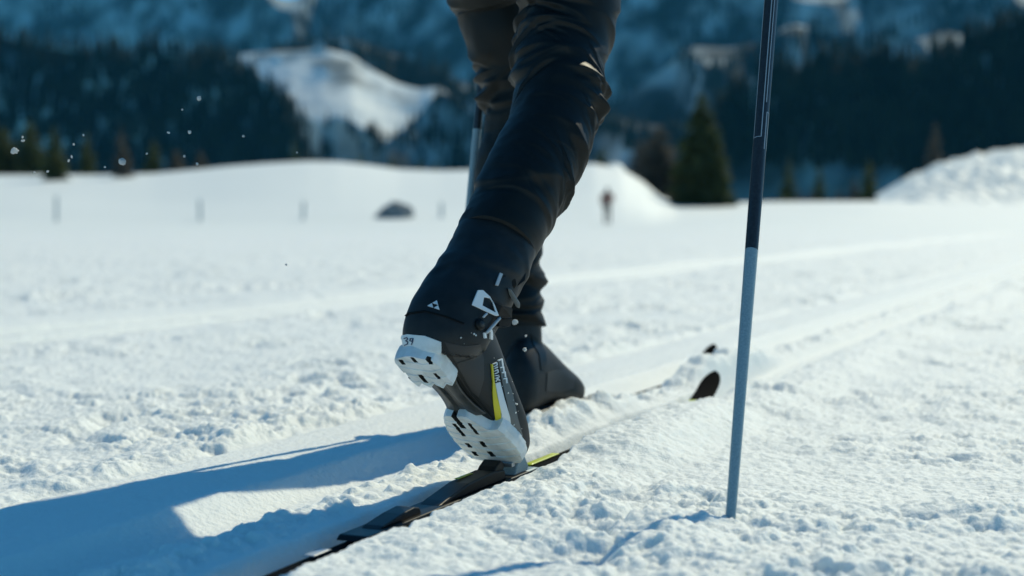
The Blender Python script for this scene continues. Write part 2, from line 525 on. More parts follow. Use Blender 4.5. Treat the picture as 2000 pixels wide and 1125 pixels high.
def cone_trees(name, label, pts, hs, mat_, seg=6, tiers=3, slim=0.15, kind="stuff"):
    """a far-off wood: low stacked jagged cones on short trunks, one mesh"""
    rng = np.random.default_rng(len(pts))
    tv, tf = [], []
    for t in range(tiers):
        b = len(tv)
        zb = 0.06 + t * 0.9 / tiers * 0.85
        zt = min(1.0, zb + 0.95 / tiers * 1.45)
        rb = (1 - zb) ** 0.85
        for k in range(seg):
            a = 2 * math.pi * (k + 0.5 * (t % 2)) / seg
            r = rb * (1.0 if k % 2 else 0.72)
            tv.append((r * math.cos(a), r * math.sin(a), zb - 0.03 * (k % 2)))
        tv.append((0, 0, zt))
        for k in range(seg):
            tf.append((b + k, b + (k + 1) % seg, b + seg))
    tv = np.array(tv); tf = np.array(tf)
    n = len(pts)
    V = np.repeat(tv[None], n, 0)
    a = rng.uniform(0, 6.28, n); ca, sa = np.cos(a)[:, None], np.sin(a)[:, None]
    jit = rng.uniform(0.8, 1.2, V.shape[:2])
    w = (hs * slim * rng.uniform(0.8, 1.35, n))[:, None]
    x = V[:, :, 0] * w * jit; y = V[:, :, 1] * w * jit
    W = np.stack([pts[:, 0:1] + x * ca - y * sa, pts[:, 1:2] + x * sa + y * ca, pts[:, 2:3] + V[:, :, 2] * hs[:, None] - 0.4], -1)
    Fc = (tf[None] + (np.arange(n) * len(tv))[:, None, None]).reshape(-1, 3)
    o = mesh_obj(name, W.reshape(-1, 3), Fc, mat_, smooth=False)
    return tag(o, label, kind=kind)


def scatter(R, n, keep, seed, from_row=0.0, to_row=1.0):
    rng = np.random.default_rng(seed)
    G = R["G"]; i0, nst = R["i0"], R["nst"]
    fr = i0 + rng.uniform(from_row, to_row, n) * (nst - 1); ok = np.where((R["px"] > -1000) & (R["px"] < 3000))[0]
    fc = rng.uniform(ok[0], min(ok[-1], G.shape[1] - 1) - 0.001, n)
    r = fr.astype(int); c = fc.astype(int); a = (fr - r)[:, None]; b = (fc - c)[:, None]
    p = (G[r, c] * (1 - a) + G[np.minimum(r + 1, G.shape[0] - 1), c] * a) * (1 - b) + (G[r, c + 1] * (1 - a) + G[np.minimum(r + 1, G.shape[0] - 1), c + 1] * a) * b
    px = 1000 + F * p[:, 0] / p[:, 1]; py = pyof(p)
    m = keep(px, py) & (py < 410)
    return p[m]


# backmost wall of shaded snow
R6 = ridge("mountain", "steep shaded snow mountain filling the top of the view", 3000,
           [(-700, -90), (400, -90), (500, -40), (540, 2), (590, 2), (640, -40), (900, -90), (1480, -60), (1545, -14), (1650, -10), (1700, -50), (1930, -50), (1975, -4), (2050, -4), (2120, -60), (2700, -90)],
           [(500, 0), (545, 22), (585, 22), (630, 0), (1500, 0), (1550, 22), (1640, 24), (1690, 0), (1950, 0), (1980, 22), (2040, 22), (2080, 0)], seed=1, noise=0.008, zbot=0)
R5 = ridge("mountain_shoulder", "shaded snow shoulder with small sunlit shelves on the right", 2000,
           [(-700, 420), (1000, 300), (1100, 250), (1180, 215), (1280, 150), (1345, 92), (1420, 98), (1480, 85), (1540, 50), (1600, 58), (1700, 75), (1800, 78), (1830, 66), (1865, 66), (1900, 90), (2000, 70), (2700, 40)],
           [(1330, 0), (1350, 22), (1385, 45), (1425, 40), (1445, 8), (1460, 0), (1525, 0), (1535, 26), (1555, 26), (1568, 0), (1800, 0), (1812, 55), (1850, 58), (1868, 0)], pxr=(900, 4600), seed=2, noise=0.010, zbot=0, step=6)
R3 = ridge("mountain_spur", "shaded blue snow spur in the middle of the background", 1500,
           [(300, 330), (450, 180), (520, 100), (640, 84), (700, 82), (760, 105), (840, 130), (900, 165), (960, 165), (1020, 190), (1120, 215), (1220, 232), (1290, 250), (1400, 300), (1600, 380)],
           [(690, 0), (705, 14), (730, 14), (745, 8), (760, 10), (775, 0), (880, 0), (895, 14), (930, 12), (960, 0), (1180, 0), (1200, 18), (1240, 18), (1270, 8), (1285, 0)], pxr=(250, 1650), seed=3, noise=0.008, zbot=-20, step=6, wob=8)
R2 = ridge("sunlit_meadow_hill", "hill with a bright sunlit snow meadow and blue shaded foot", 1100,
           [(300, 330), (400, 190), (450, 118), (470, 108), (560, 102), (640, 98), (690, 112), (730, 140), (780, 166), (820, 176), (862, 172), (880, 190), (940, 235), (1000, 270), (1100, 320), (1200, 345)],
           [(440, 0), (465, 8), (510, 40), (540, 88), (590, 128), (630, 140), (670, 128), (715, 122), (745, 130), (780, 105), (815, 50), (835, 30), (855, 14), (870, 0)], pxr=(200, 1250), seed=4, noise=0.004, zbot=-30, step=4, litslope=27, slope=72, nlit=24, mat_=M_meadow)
R1 = ridge("forest_hill", "dark wooded hill on the left", 900,
           [(-700, 20), (0, 78), (100, 92), (200, 104), (330, 105), (430, 118), (500, 140), (545, 175), (580, 230), (605, 300), (625, 360), (700, 420)], None,
           pxr=(-2600, 680), seed=5, noise=0.012, zbot=-30)
R4 = ridge("wooded_slope", "dark wooded slope on the right", 900,
           [(1200, 420), (1330, 360), (1372, 270), (1400, 215), (1470, 155), (1560, 140), (1650, 132), (1720, 140), (1780, 135), (1830, 125), (1880, 98), (1950, 68), (2000, 48), (2200, -10), (2700, -60)], None,
           pxr=(1200, 4600), seed=6, noise=0.012, zbot=-30)


def nz(px, py, s, seed): return gnoise(px / s, py / s, seed)


def wood(name, label, R, n, keep, h, seed, **k):
    p = scatter(R, n, keep, seed, **k)
    hs = np.random.default_rng(seed).uniform(0.6, 1.25, len(p)) * h
    cone_trees(name, label, p, hs, M_forest)


wood("forest", "dense dark conifer wood covering the left hill", R1, 6400, lambda x, y: (x > -1000) & (y > 50) & (nz(x, y, 60, 61) > -0.42), 15, 11)
wood("forest", "dense dark conifer wood covering the right slope", R4, 6200, lambda x, y: (x < 3000) & (nz(x, y, 60, 62) > -0.42) & ~((y > 330) & (x < 1760)), 16, 12)
wood("forest", "scattered dark woods on the far shaded mountain", R6, 10500, lambda x, y: (nz(x, y * 1.6, 130, 63) > 0.04) & (y > -60) & (x > -300) & (x < 2300), 22, 13)
wood("forest", "dark woods below the small sunlit shelves on the right", R5, 6500, lambda x, y: (nz(x, y * 1.5, 110, 64) > 0.02) & (x < 2300), 18, 14)
wood("forest", "dark conifers on the blue middle spur", R3, 5000, lambda x, y: (nz(x, y * 1.4, 90, 65) > 0.0) | ((x > 690) & (x < 800) & (y < 175)) | ((x > 840) & (x < 950) & (y > 190) & (y < 300)), 17, 15)
wood("forest", "few conifers round the sunlit meadow", R2, 1500, lambda x, y: ((x > 800) & (y > 190) & (nz(x, y, 60, 66) > 0.0)) | ((x < 600) & (y > 225)) | ((y > 250) & (nz(x, y, 50, 67) > 0.1)), 14, 16)

# sunlit furrowed bank on the right
cr = np.array([(1560, 402), (1690, 398), (1720, 380), (1760, 354), (1800, 336), (1850, 319), (1900, 306), (2000, 288), (2100, 276), (2500, 262)], float)
bpx = np.arange(1560, 2500, 3.0); bt = np.linspace(0, 1, 90)
bY = 150 + 65 * bt[:, None] + 0 * bpx[None, :]
zc = CAMH + (HY - np.interp(bpx, cr[:, 0], cr[:, 1])) / F * 215
bZ = -1.6 + (zc[None, :] + 1.6) * (1 - (1 - bt[:, None]) ** 1.35)
bX = (bpx[None, :] - 1000) / F * bY
fur = gnoise((bX + bZ * 1.5) / 1.1, bY / 6, 70) + 0.9 * gnoise(bX / 0.7, bY / 2.5, 71) + 1.2 * gnoise(bX / 2.2, bY / 7, 72)
bZ = bZ + 0.55 * fur * np.clip(bt[:, None] * 3, 0, 1) * S1(1700, 1780, bpx)[None, :]
bb = np.stack([bX[-1], bY[-1] + 60, bZ[-1] - 8], -1)[None]
BV = np.concatenate([np.stack([bX, bY, bZ], -1), bb])
tag(mesh_obj("snow_bank", BV.reshape(-1, 3), grid_faces(BV.shape[0], BV.shape[1]), M_field), "sunlit furrowed snow bank at the right edge", kind="structure")
# shaded low ground under the right slope and small white mound by the big conifer
tag(mesh_obj("snow_mound", *[(lambda a: (a.reshape(-1, 3), grid_faces(a.shape[0], a.shape[1])))(np.stack(np.broadcast_arrays(
    P(1195, 300, 260).x + 5 * np.linspace(-1, 1, 30)[None, :], 260 + 26 * np.linspace(-1, 1, 30)[:, None],
    -8 + 15.3 * np.exp(-2.6 * (np.linspace(-1, 1, 30)[None, :] ** 2 + np.linspace(-1, 1, 30)[:, None] ** 2) ** 2)), -1))][0], M_field),
    "small sunlit snow mound behind the knoll", kind="structure")


# ------------------------------------------------------------------ trees that can be told apart
def conifer(base, h, w, label, matc, seed, name="conifer", tiers=16, blades=13, droop=0.35, group="conifers standing behind the snow field", gap=0.1):
    rng = random.Random(seed)
    root = thing(name, base, label, "tree", group)
    bm = bmesh.new()
    segs = 7
    prev = None
    for i in range(6):
        f = i / 5
        r = 0.018 * h * (1 - f) + 0.01
        ring = [bm.verts.new((r * math.cos(2 * math.pi * k / segs) + 0.01 * h * math.sin(f * 3 + seed) * f, r * math.sin(2 * math.pi * k / segs), f * h * 0.97 - 0.3)) for k in range(segs)]
        if prev:
            for k in range(segs): bm.faces.new((prev[k], prev[(k + 1) % segs], ring[(k + 1) % segs], ring[k]))
        prev = ring
    bm_obj("trunk", bm, M_bark, root)
    bm = bmesh.new()
    for t in range(tiers):
        f = t / (tiers - 1)
        z = h * (0.07 + 0.90 * f)
        R = w * (1 - f) ** 0.62 + 0.04 * w
        for b in range(max(5, int(blades * (1 - 0.5 * f)))):
            if rng.random() < gap: continue
            a = rng.uniform(0, 6.283); L = R * rng.uniform(0.65, 1.15)
            zz = z + rng.uniform(-0.5, 0.5) * h / tiers
            dr = droop * L * rng.uniform(0.6, 1.3)
            ca, sa = math.cos(a), math.sin(a)
            ww = L * rng.uniform(0.22, 0.36)
            for sgn in (0, 1):
                n = 3
                c0 = bm.verts.new((0, 0, zz + 0.05 * h / tiers))
                pts = []
                for k in range(1, n + 1):
                    g = k / n
                    wid = ww * (1 - abs(g - 0.5) * 1.2) * rng.uniform(0.7, 1.2)
                    off = (-1 if sgn else 1) * wid
                    pts.append((bm.verts.new((ca * L * g - sa * off, sa * L * g + ca * off, zz - dr * g * g - wid * 0.7)),
                                bm.verts.new((ca * L * g * 1.02, sa * L * g * 1.02, zz - dr * g * g))))
                last = None
                for e, c in pts:
                    if last is None: bm.faces.new((c0, e, c))
                    else: bm.faces.new((last[1], last[0], e, c))
                    last = (e, c)
    bm_obj("crown", bm, matc, root)
    return root


def tree_at(px, pyb, pyt, wpx, label, matc, seed, Y=None, **k):
    if Y is None:
        b = ground_hit(px, pyb); Y = b.y
    top = P(px, pyt, Y); b = P(px, pyb, Y); b.z -= 0.15
    if Y < 140: b.z = min(b.z, zground(b.x, Y))
    return conifer(b, top.z - b.z, wpx / F * Y, label, matc, seed, **k)


tree_at(1368, 405, 172, 66, "largest dark green conifer, standing just left of the near ski pole", M_needle, 1, Y=122, tiers=28, blades=26, gap=0.0, group=None)
tree_at(1288, 385, 238, 62, "bare brownish larch close left of the largest conifer", M_larch, 2, Y=170, name="larch", tiers=20, blades=16, droop=0.1, gap=0.05, group=None)
tree_at(1250, 370, 265, 40, "low brownish larch between white mound and taller larch", M_larch, 21, Y=175, name="larch", tiers=16, blades=14, droop=0.1, group=None)
tree_at(108, 383, 240, 36, "dark conifer at far left whose foot stands out on the snow", M_needle, 3, Y=118, tiers=20, blades=16, gap=0.03, group=None)
tree_at(240, 378, 240, 27, "slim brown larch standing on the snow at left", M_larch, 4, Y=122, name="larch", tiers=18, droop=0.12, group=None)
tree_at(172, 348, 250, 24, "narrow conifer just left of the slim brown larch", M_needle, 5, Y=170, group=None)
tree_at(60, 352, 228, 44, "broad olive conifer behind the dark one at far left", M_needle, 6, Y=185, tiers=20, blades=16, group=None)
tree_at(8, 352, 235, 46, "olive conifer cut by the left picture edge", M_needle, 7, Y=185, tiers=20, blades=16, group=None)
tree_at(300, 345, 268, 24, "small conifer right of the slim brown larch", M_needle, 8, Y=180, group=None)
tree_at(345, 342, 288, 22, "short brownish larch at left end of the knoll", M_larch, 9, Y=180, name="larch", group=None)
tree_at(392, 338, 292, 18, "short pale larch where the knoll begins to rise", M_larch, 10, Y=185, name="larch", group=None)
tree_at(1540, 396, 300, 20, "first small conifer right of the near ski pole", M_needle, 11, Y=190, group=None)
tree_at(1600, 396, 318, 17, "second small conifer right of the near ski pole", M_needle, 12, Y=190, group=None)
tree_at(1697, 394, 305, 24, "dark conifer at the foot of the furrowed bank", M_needle, 13, Y=155, group=None)
tree_at(1825, 330, 235, 22, "brownish larch rising behind the furrowed bank", M_larch, 14, Y=230, name="larch", group=None)
tree_at(1668, 392, 345, 14, "little larch beside the conifer at the bank's foot", M_larch, 15, Y=170, name="larch", group=None)
for i, (x, t) in enumerate([(575, 268), (705, 292), (765, 305), (820, 310), (850, 312)]):
    tree_at(x, 352, t, 15, ["tallest of the conifer tips over the knoll, below the forest hill's end", "conifer tip over the knoll crest, straight below the sunlit meadow", "conifer tip over the knoll crest, middle of the three low ones",
                            "low conifer tip over the knoll, second left of the trousers", "low conifer tip over the knoll, nearest to the trousers"][i], M_needle, 30 + i, Y=190, group="small conifers behind the knoll crest")
tree_at(1175, 345, 285, 22, "dark shrubby conifer left of the white mound", M_needle, 40, Y=210, group=None)
for i, (x, yb, yt) in enumerate([(1560, 396, 372), (1640, 392, 368), (1585, 396, 366), (1660, 398, 380)]):
    tree_at(x, yb, yt, 12, ["low bush right beside the first small conifer at the field edge", "low bush left of the little larch at the bank's foot", "low bush left of the second small conifer at the field edge", "lowest bush, just in front of the little larch"][i], M_larch, 50 + i, Y=172, tiers=8, droop=0.0, name="bush", group="low bushes at the far field edge")


# ------------------------------------------------------------------ rock, posts, far skier
def rock(px, pyb, wpx, hpx, label):
    b = ground_hit(px, pyb)
    w, h = wpx / F * b.y, hpx / F * b.y
    bm = bmesh.new(); bmesh.ops.create_icosphere(bm, subdivisions=4, radius=1)
    for v in bm.verts:
        c = v.co.copy()
        n = float(gnoise(np.array([c.x * 1.7 + 3]), np.array([c.y * 1.7 + c.z * 1.3]), 80)[0]) + 0.5 * float(gnoise(np.array([c.x * 4]), np.array([c.y * 4 + c.z * 3]), 81)[0])
        c *= 1 + 0.35 * n
        sx = 0.62 if c.x > 0 else 1.0
        v.co = Vector((c.x * w * 0.5 * (1 if c.x < 0 else 1.0), c.y * w * 0.35, (c.z * 0.7 + 0.34 * (c.x - 0.9 * c.x * c.x) * max(0, c.z + .3)) * h * 1.2))
    o = bm_obj("rock", bm, M_rock, None)
    o.location = b
    return tag(o, label, "rock")


rock(763, 427, 84, 34, "dark rock half buried in the snow left of the legs")

POST = None


def post(px, pyb, hpx, label, tilt):
    b = ground_hit(px, pyb, y0=50)
    h = hpx / F * b.y
    bm = bmesh.new()
    prev = None
    for z, r in ((-0.4, 0.085), (h * 0.4, 0.08), (h * 0.93, 0.075), (h, 0.05)):
        ring = [bm.verts.new((r * math.cos(6.283 * k / 10) * (1 + 0.1 * math.sin(k * 2.3)), r * math.sin(6.283 * k / 10), z)) for k in range(10)]
        if prev:
            for k in range(10): bm.faces.new((prev[k], prev[(k + 1) % 10], ring[(k + 1) % 10], ring[k]))
        prev = ring
    bm.faces.new(prev)
    o = bm_obj("fence_post", bm, M_wood, None, smooth=False)
    o.location = b; o.rotation_euler = (0.02, tilt, 0.3)
    return tag(o, label, "post", "thin wooden posts in the snow field")


post(110, 434, 52, "thin post below the dark conifer at far left", 0.02)
post(391, 432, 42, "thin grey post standing alone left of the knoll", -0.02)
post(592, 430, 36, "thin grey post left of the buried rock", 0.03)
post(862, 426, 30, "faint thin post between rock and black trousers", 0.0)


def skin_body(name, joints, edges, mats, parent, sub=2):
    me = bpy.data.meshes.new(name)
    me.from_pydata([j[0] for j in joints], edges, [])
    o = bpy.data.objects.new(name, me); COL.objects.link(o); o.parent = parent
    md = o.modifiers.new("skin", 'SKIN'); md.use_smooth_shade = True
    for v, j in zip(me.skin_vertices[0].data, joints):
        v.radius = (j[1], j[1])
    me.skin_vertices[0].data[0].use_root = True
    s = o.modifiers.new("sub", 'SUBSURF'); s.levels = sub; s.render_levels = sub
    me.materials.append(mats)
    return o


sb = ground_hit(1186, 438, y0=50)
sc = (438 - 366) / F * sb.y / 1.74
far = thing("person", sb, "distant skier in rust jacket and dark trousers crossing the snow field", "person")


def jt(l): return [((x * sc, y * sc, z * sc), r * sc) for x, y, z, r in l]


skin_body("body", jt([(0, 0, 0.95, .15), (0, 0, 1.15, .14), (0, .03, 1.40, .17), (0, .05, 1.50, .07), (0, .07, 1.62, .10), (0, .07, 1.74, .07),
                      (.10, .0, .88, .10), (.12, .12, .5, .075), (.12, .02, .1, .05), (.12, .18, .05, .045),
                      (-.10, 0, .88, .10), (-.11, -.1, .5, .075), (-.12, -.32, .13, .05), (-.12, -.16, .05, .045),
                      (.2, .03, 1.38, .07), (.27, .12, 1.12, .055), (.27, .36, 1.05, .045), (.27, .43, 1.05, .05),
                      (-.2, .03, 1.38, .07), (-.27, -.16, 1.14, .055), (-.27, -.1, .9, .045), (-.27, -.06, .84, .05)]),
          [(0, 1), (1, 2), (2, 3), (3, 4), (4, 5), (0, 6), (6, 7), (7, 8), (8, 9), (0, 10), (10, 11), (11, 12), (12, 13), (2, 14), (14, 15), (15, 16), (16, 17), (2, 18), (18, 19), (19, 20), (20, 21)], M_dark, far)
jk = skin_body("jacket", jt([(0, 0, 0.92, .17), (0, 0, 1.12, .16), (0, .03, 1.40, .19), (0, .05, 1.49, .09), (.21, .03, 1.38, .085), (.275, .12, 1.12, .07), (.27, .33, 1.05, .055),
                             (-.21, .03, 1.38, .085), (-.275, -.16, 1.14, .07), (-.27, -.11, .93, .055)]),
               [(0, 1), (1, 2), (2, 3), (2, 4), (4, 5), (5, 6), (2, 7), (7, 8), (8, 9)], M_redjkt, far)
for sx, q0 in ((.12, .05), (-.12, -.25)):
    bm = bmesh.new()
    bmesh.ops.create_cube(bm, size=1)
    for v in bm.verts:
        v.co = Vector((sx + v.co.x * .05, q0 + v.co.y * 1.9, .025 + v.co.z * .02 + (0.06 if v.co.y > 0.4 else 0))) * sc
    sk = bm_obj("cross_country_ski", bm, M_dark, None)
    sk.location = sb
    tag(sk, "distant skier's right ski under the forward leg" if sx > 0 else "distant skier's left ski trailing under the rear leg", "ski", "skis of the distant skier")


# ------------------------------------------------------------------ tubes (legs, boot shafts, poles)
def catmull(pts, n):
    """resample an (m,k) array smoothly to n rows"""
    pts = np.asarray(pts, float); m = len(pts)
    t = np.linspace(0, m - 1, n); i = np.clip(t.astype(int), 0, m - 2); f = (t - i)[:, None]
    p0 = pts[np.maximum(i - 1, 0)]; p1 = pts[i]; p2 = pts[i + 1]; p3 = pts[np.minimum(i + 2, m - 1)]
    return 0.5 * (2 * p1 + (p2 - p0) * f + (2 * p0 - 5 * p1 + 4 * p2 - p3) * f ** 2 + (3 * p1 - p0 - 3 * p2 + p3) * f ** 3)


def leg_tube(stations, n, m, depth=1.0, disp=None, exp=2.0):
    """stations: (px, py, half width in px, depth Y). Returns ring vertices (n,m,3), top first"""
    st = np.array([(*P(a, b, y), w / F * y) for a, b, w, y in stations])
    c = catmull(st, n)
    C, W = c[:, :3], c[:, 3]
    T = np.gradient(C, axis=0); T /= np.linalg.norm(T, axis=1)[:, None]
    Fv = np.array([0, -1.0, 0]) - T * (T @ np.array([0, -1.0, 0]))[:, None]; Fv /= np.linalg.norm(Fv, axis=1)[:, None]
    Rv = np.cross(Fv, T) * -1.0
    Rv *= np.sign(Rv[:, :1] + 1e-9)
    th = np.linspace(0, 2 * np.pi, m, endpoint=False)
    ct, stn = np.cos(th), np.sin(th)
    L = np.concatenate([[0], np.cumsum(np.linalg.norm(np.diff(C, axis=0), axis=1))])
    dr = np.zeros((n, m)) if disp is None else disp(L, th, c)
    rx = (W[:, None] + dr) * ct[None]; ry = (W[:, None] * depth + dr) * stn[None]
    return C[:, None, :] + Rv[:, None, :] * rx[..., None] + Fv[:, None, :] * ry[..., None]


def tube_faces(n, m, cap0=True, cap1=True):
    Fc = [tuple(f) for f in grid_faces(n, m, True)]
    if cap0: Fc.append(tuple(range(m))[::-1])
    if cap1: Fc.append(tuple(range((n - 1) * m, n * m)))
    return Fc


def folds(specs, seed):
    """cloth folds; spec: (L0, L1, theta centre deg, theta half-width deg, count, amplitude, width, tilt range)"""
    rng = np.random.default_rng(seed)
    lst = []
    for (l0, l1, tc, tw, cnt, amp, wid, tl) in specs:
        for _ in range(cnt):
            lst.append((rng.uniform(l0, l1), math.radians(tc + rng.uniform(-0.4, 0.4) * tw), math.radians(tw * rng.uniform(0.45, 1.0)),
                        amp * rng.uniform(0.5, 1.2), wid * rng.uniform(0.7, 1.4), rng.uniform(*tl), rng.uniform(-0.02, 0.02)))

    def fn(L, th, c):
        dr = 0.0035 * gnoise(L[:, None] * 9 + 0 * th[None], np.cos(th)[None] * 1.2 + np.sin(th)[None] * 0.9 + 0 * L[:, None], seed) \
            + 0.0016 * gnoise(L[:, None] * 45 + 0 * th[None], (np.cos(th) * 2.2 + np.sin(th) * 1.7)[None] + 0 * L[:, None], seed + 1)
        for (l, tc, tw, a, w, tl, cv) in lst:
            d = (th - tc + np.pi) % (2 * np.pi) - np.pi
            lc = l + tl * d + cv * np.cos(d * 2.2)
            x = (L[:, None] - lc[None]) / w
            win = np.exp(-(d / tw) ** 4 * 1.2)
            prof = np.exp(-np.abs(np.where(x > 0, x / 0.5, x / 1.3)) ** 1.5) - 0.45 * np.exp(-((x - 1.3) / 0.8) ** 2)
            dr = dr + a * prof * win[None]
        if seed == 5:      # kneecap
            d = (th - math.radians(25) + np.pi) % (2 * np.pi) - np.pi
            dr = dr + 0.006 * np.exp(-((L[:, None] - 0.395) / 0.05) ** 2) * np.exp(-(d / 0.75) ** 2)[None]
        return dr
    return fn


skier = thing("person", (0.02, 2.45, -0.02), "nearest skier in black trousers seen from the thighs down, striding away with right heel lifted", "person")

near_st = [(1124, -190, 122, 2.60), (1120, -90, 108, 2.57), (1114, 0, 97, 2.53), (1107, 60, 91, 2.51), (1095, 120, 88, 2.48), (1087, 170, 85, 2.45), (1081, 220, 83, 2.42),
           (1071, 265, 84, 2.39), (1045, 318, 88, 2.36), (1018, 372, 87, 2.32), (994, 424, 84, 2.29), (975, 462, 82, 2.265), (968, 478, 80, 2.255)]
far_st = [(925, -190, 112, 2.78), (948, -90, 98, 2.83), (968, 0, 84, 2.88), (986, 69, 77, 2.875), (1002, 130, 70, 2.885), (1008, 190, 66, 2.885), (1009, 259, 64, 2.88),
          (1000, 320, 68, 2.875), (995, 380, 70, 2.875), (994, 450, 66, 2.875), (996, 530, 58, 2.875), (999, 600, 60, 2.875), (1001, 640, 60, 2.87)]
# L runs from the top: near leg about 0.60 m long
nf = folds([(0.19, 0.36, 170, 80, 13, 0.0058, 0.0085, (-0.03, 0.05)),
            (0.22, 0.40, 110, 50, 7, 0.003, 0.007, (-0.08, 0.08)),      # behind the knee
            (0.33, 0.43, 10, 70, 9, 0.0048, 0.009, (-0.05, 0.01)),       # over the kneecap
            (0.42, 0.58, 25, 55, 12, 0.0032, 0.008, (-0.05, -0.01)),     # down the shin
            (0.06, 0.30, 5, 60, 8, 0.0035, 0.012, (-0.03, 0.05)),
            (0.10, 0.60, 95, 70, 7, 0.0014, 0.02, (-0.06, 0.06)),
            (0.34, 0.58, 30, 28, 22, 0.0016, 0.0045, (-0.07, -0.02)),
            (0.30, 0.46, 20, 40, 12, 0.0018, 0.005, (-0.06, 0.0)),
            (0.42, 0.60, 85, 60, 12, 0.0013, 0.006, (-0.09, 0.04)),
            (0.57, 0.63, 90, 170, 5, 0.002, 0.010, (-0.02, 0.02))], 5)
ff = folds([(0.15, 0.40, 170, 75, 11, 0.0055, 0.012, (-0.02, 0.04)), (0.3, 0.7, 10, 70, 10, 0.004, 0.012, (-0.03, 0.03)), (0.70, 0.85, 0, 170, 9, 0.006, 0.013, (-0.02, 0.02))], 9)
NV = leg_tube(near_st, 420, 200, 1.04, nf)
FV = leg_tube(far_st, 300, 120, 1.02, ff)
hipN, hipF = NV[0].mean(0), FV[0].mean(0)
pel = (hipN + hipF) / 2 + np.array([0, 0.0, 0.06])


def ellip(c, r, n=24, m=40):
    u = np.linspace(0.02, np.pi - 0.02, n); th = np.linspace(0, 2 * np.pi, m, endpoint=False)
    return c + np.stack([r[0] * np.sin(u)[:, None] * np.cos(th), r[1] * np.sin(u)[:, None] * np.sin(th), r[2] * np.cos(u)[:, None] + 0 * th], -1)


PV = ellip(pel, (0.185, 0.155, 0.19))
Vs, Fs, off = [], [], 0
for G in (NV, FV, PV):
    Vs.append(G.reshape(-1, 3)); Fs += [tuple(np.array(f) + off) for f in tube_faces(*G.shape[:2])]; off += G.shape[0] * G.shape[1]
tr = mesh_obj("trousers", np.concatenate(Vs), Fs, M_fabric)
adopt(skier, tr)
# above the picture: jacket leaning forward, arms on the poles (they throw the rest of the shadow)
pelv = Vector(pel)
DV = Vector((D[0], D[1], 0)); RV = Vector((D[1], -D[0], 0)); UV = Vector((0, 0, 1))
chest = pelv + DV * 0.16 + UV * 0.36
neck = pelv + DV * 0.24 + UV * 0.50
head = neck + DV * 0.06 + UV * 0.15
shR, shL = neck + RV * 0.17 - UV * 0.05, neck - RV * 0.17 - UV * 0.05
POLE_N0, POLE_N1 = P(1427, 1010, 1.885), P(1506, 0, 2.33)          # two points of the near pole
POLE_F0, POLE_F1 = P(900, 563, 2.875), P(939, 185, 2.955)           # two points of the far pole
gripR = POLE_N0 + (POLE_N1 - POLE_N0) * ((1.14 - POLE_N0.z) / (POLE_N1.z - POLE_N0.z))
gripL = POLE_F0 + (POLE_F1 - POLE_F0) * ((1.36 - POLE_F0.z) / (POLE_F1.z - POLE_F0.z))


def elbow(a, b, out):
    m = (a + b) / 2; h2 = max(0.0, 0.29 ** 2 - ((b - a).length / 2) ** 2)
    o = (out - (b - a).normalized() * out.dot((b - a).normalized())).normalized()
    return m + o * math.sqrt(h2)


elR = elbow(shR, gripR, RV * 0.5 - UV - DV * 0.4); elL = elbow(shL, gripL, -RV * 0.3 - UV)


def wskin(name, joints, edges, m_):
    me = bpy.data.meshes.new(name)
    me.from_pydata([tuple(a) for a, b in joints], edges, [])
    o = bpy.data.objects.new(name, me); COL.objects.link(o)
    md = o.modifiers.new("skin", 'SKIN'); md.use_smooth_shade = True
    for v, (a, b) in zip(me.skin_vertices[0].data, joints): v.radius = (b, b) if not isinstance(b, tuple) else b
    me.skin_vertices[0].data[0].use_root = True
    sm_ = o.modifiers.new("sub", 'SUBSURF'); sm_.levels = 2; sm_.render_levels = 2
    me.materials.append(m_)
    return adopt(skier, o)


wskin("jacket", [(pelv + UV * 0.02, .165), (pelv + DV * 0.07 + UV * 0.18, .15), (chest, .165), (neck - UV * 0.03, .10), (neck + UV * 0.03, .065),
                 (shR, .085), (elR, .058), (elR + (gripR - elR) * 0.78, .042), (shL, .085), (elL, .058), (elL + (gripL - elL) * 0.78, .042)],
      [(0, 1), (1, 2), (2, 3), (3, 4), (3, 5), (5, 6), (6, 7), (3, 8), (8, 9), (9, 10)], M_gaiter)
wskin("head", [(neck + UV * 0.02, .055), (head - UV * 0.03 + DV * 0.02, .075), (head + UV * 0.04, .088), (head + UV * 0.10 - DV * 0.01, .06)], [(0, 1), (1, 2), (2, 3)], M_skin)
wskin("hat", [(head + UV * 0.055, .098), (head + UV * 0.10 - DV * 0.01, .075), (head + UV * 0.135 - DV * 0.01, .03)], [(0, 1), (1, 2)], M_dark)
for g, e, ax, sd_ in ((gripR, elR, (POLE_N1 - POLE_N0).normalized(), 1), (gripL, elL, (POLE_F1 - POLE_F0).normalized(), -1)):
    fwd = (g - e).normalized(); fwd = (fwd - ax * fwd.dot(ax)).normalized(); side = ax.cross(fwd) * sd_
    js_ = [(g - fwd * 0.085, .030), (g - fwd * 0.045, .036)]; ed_ = [(0, 1)]
    for k in range(4):
        oz = ax * (0.030 - 0.020 * k); b0 = len(js_)
        js_ += [(g - fwd * 0.02 + oz + side * 0.022, .0105), (g + fwd * 0.022 + oz + side * 0.016, .0095), (g + fwd * 0.024 + oz - side * 0.014, .009), (g + fwd * 0.002 + oz - side * 0.022, .008)]
        ed_ += [(1, b0), (b0, b0 + 1), (b0 + 1, b0 + 2), (b0 + 2, b0 + 3)]
    b0 = len(js_)
    js_ += [(g - fwd * 0.025 - side * 0.018 + ax * 0.02, .011), (g + fwd * 0.008 - side * 0.020 + ax * 0.046, .0095)]
    ed_ += [(1, b0), (b0, b0 + 1)]
    wskin("glove", js_, ed_, M_gaiter)


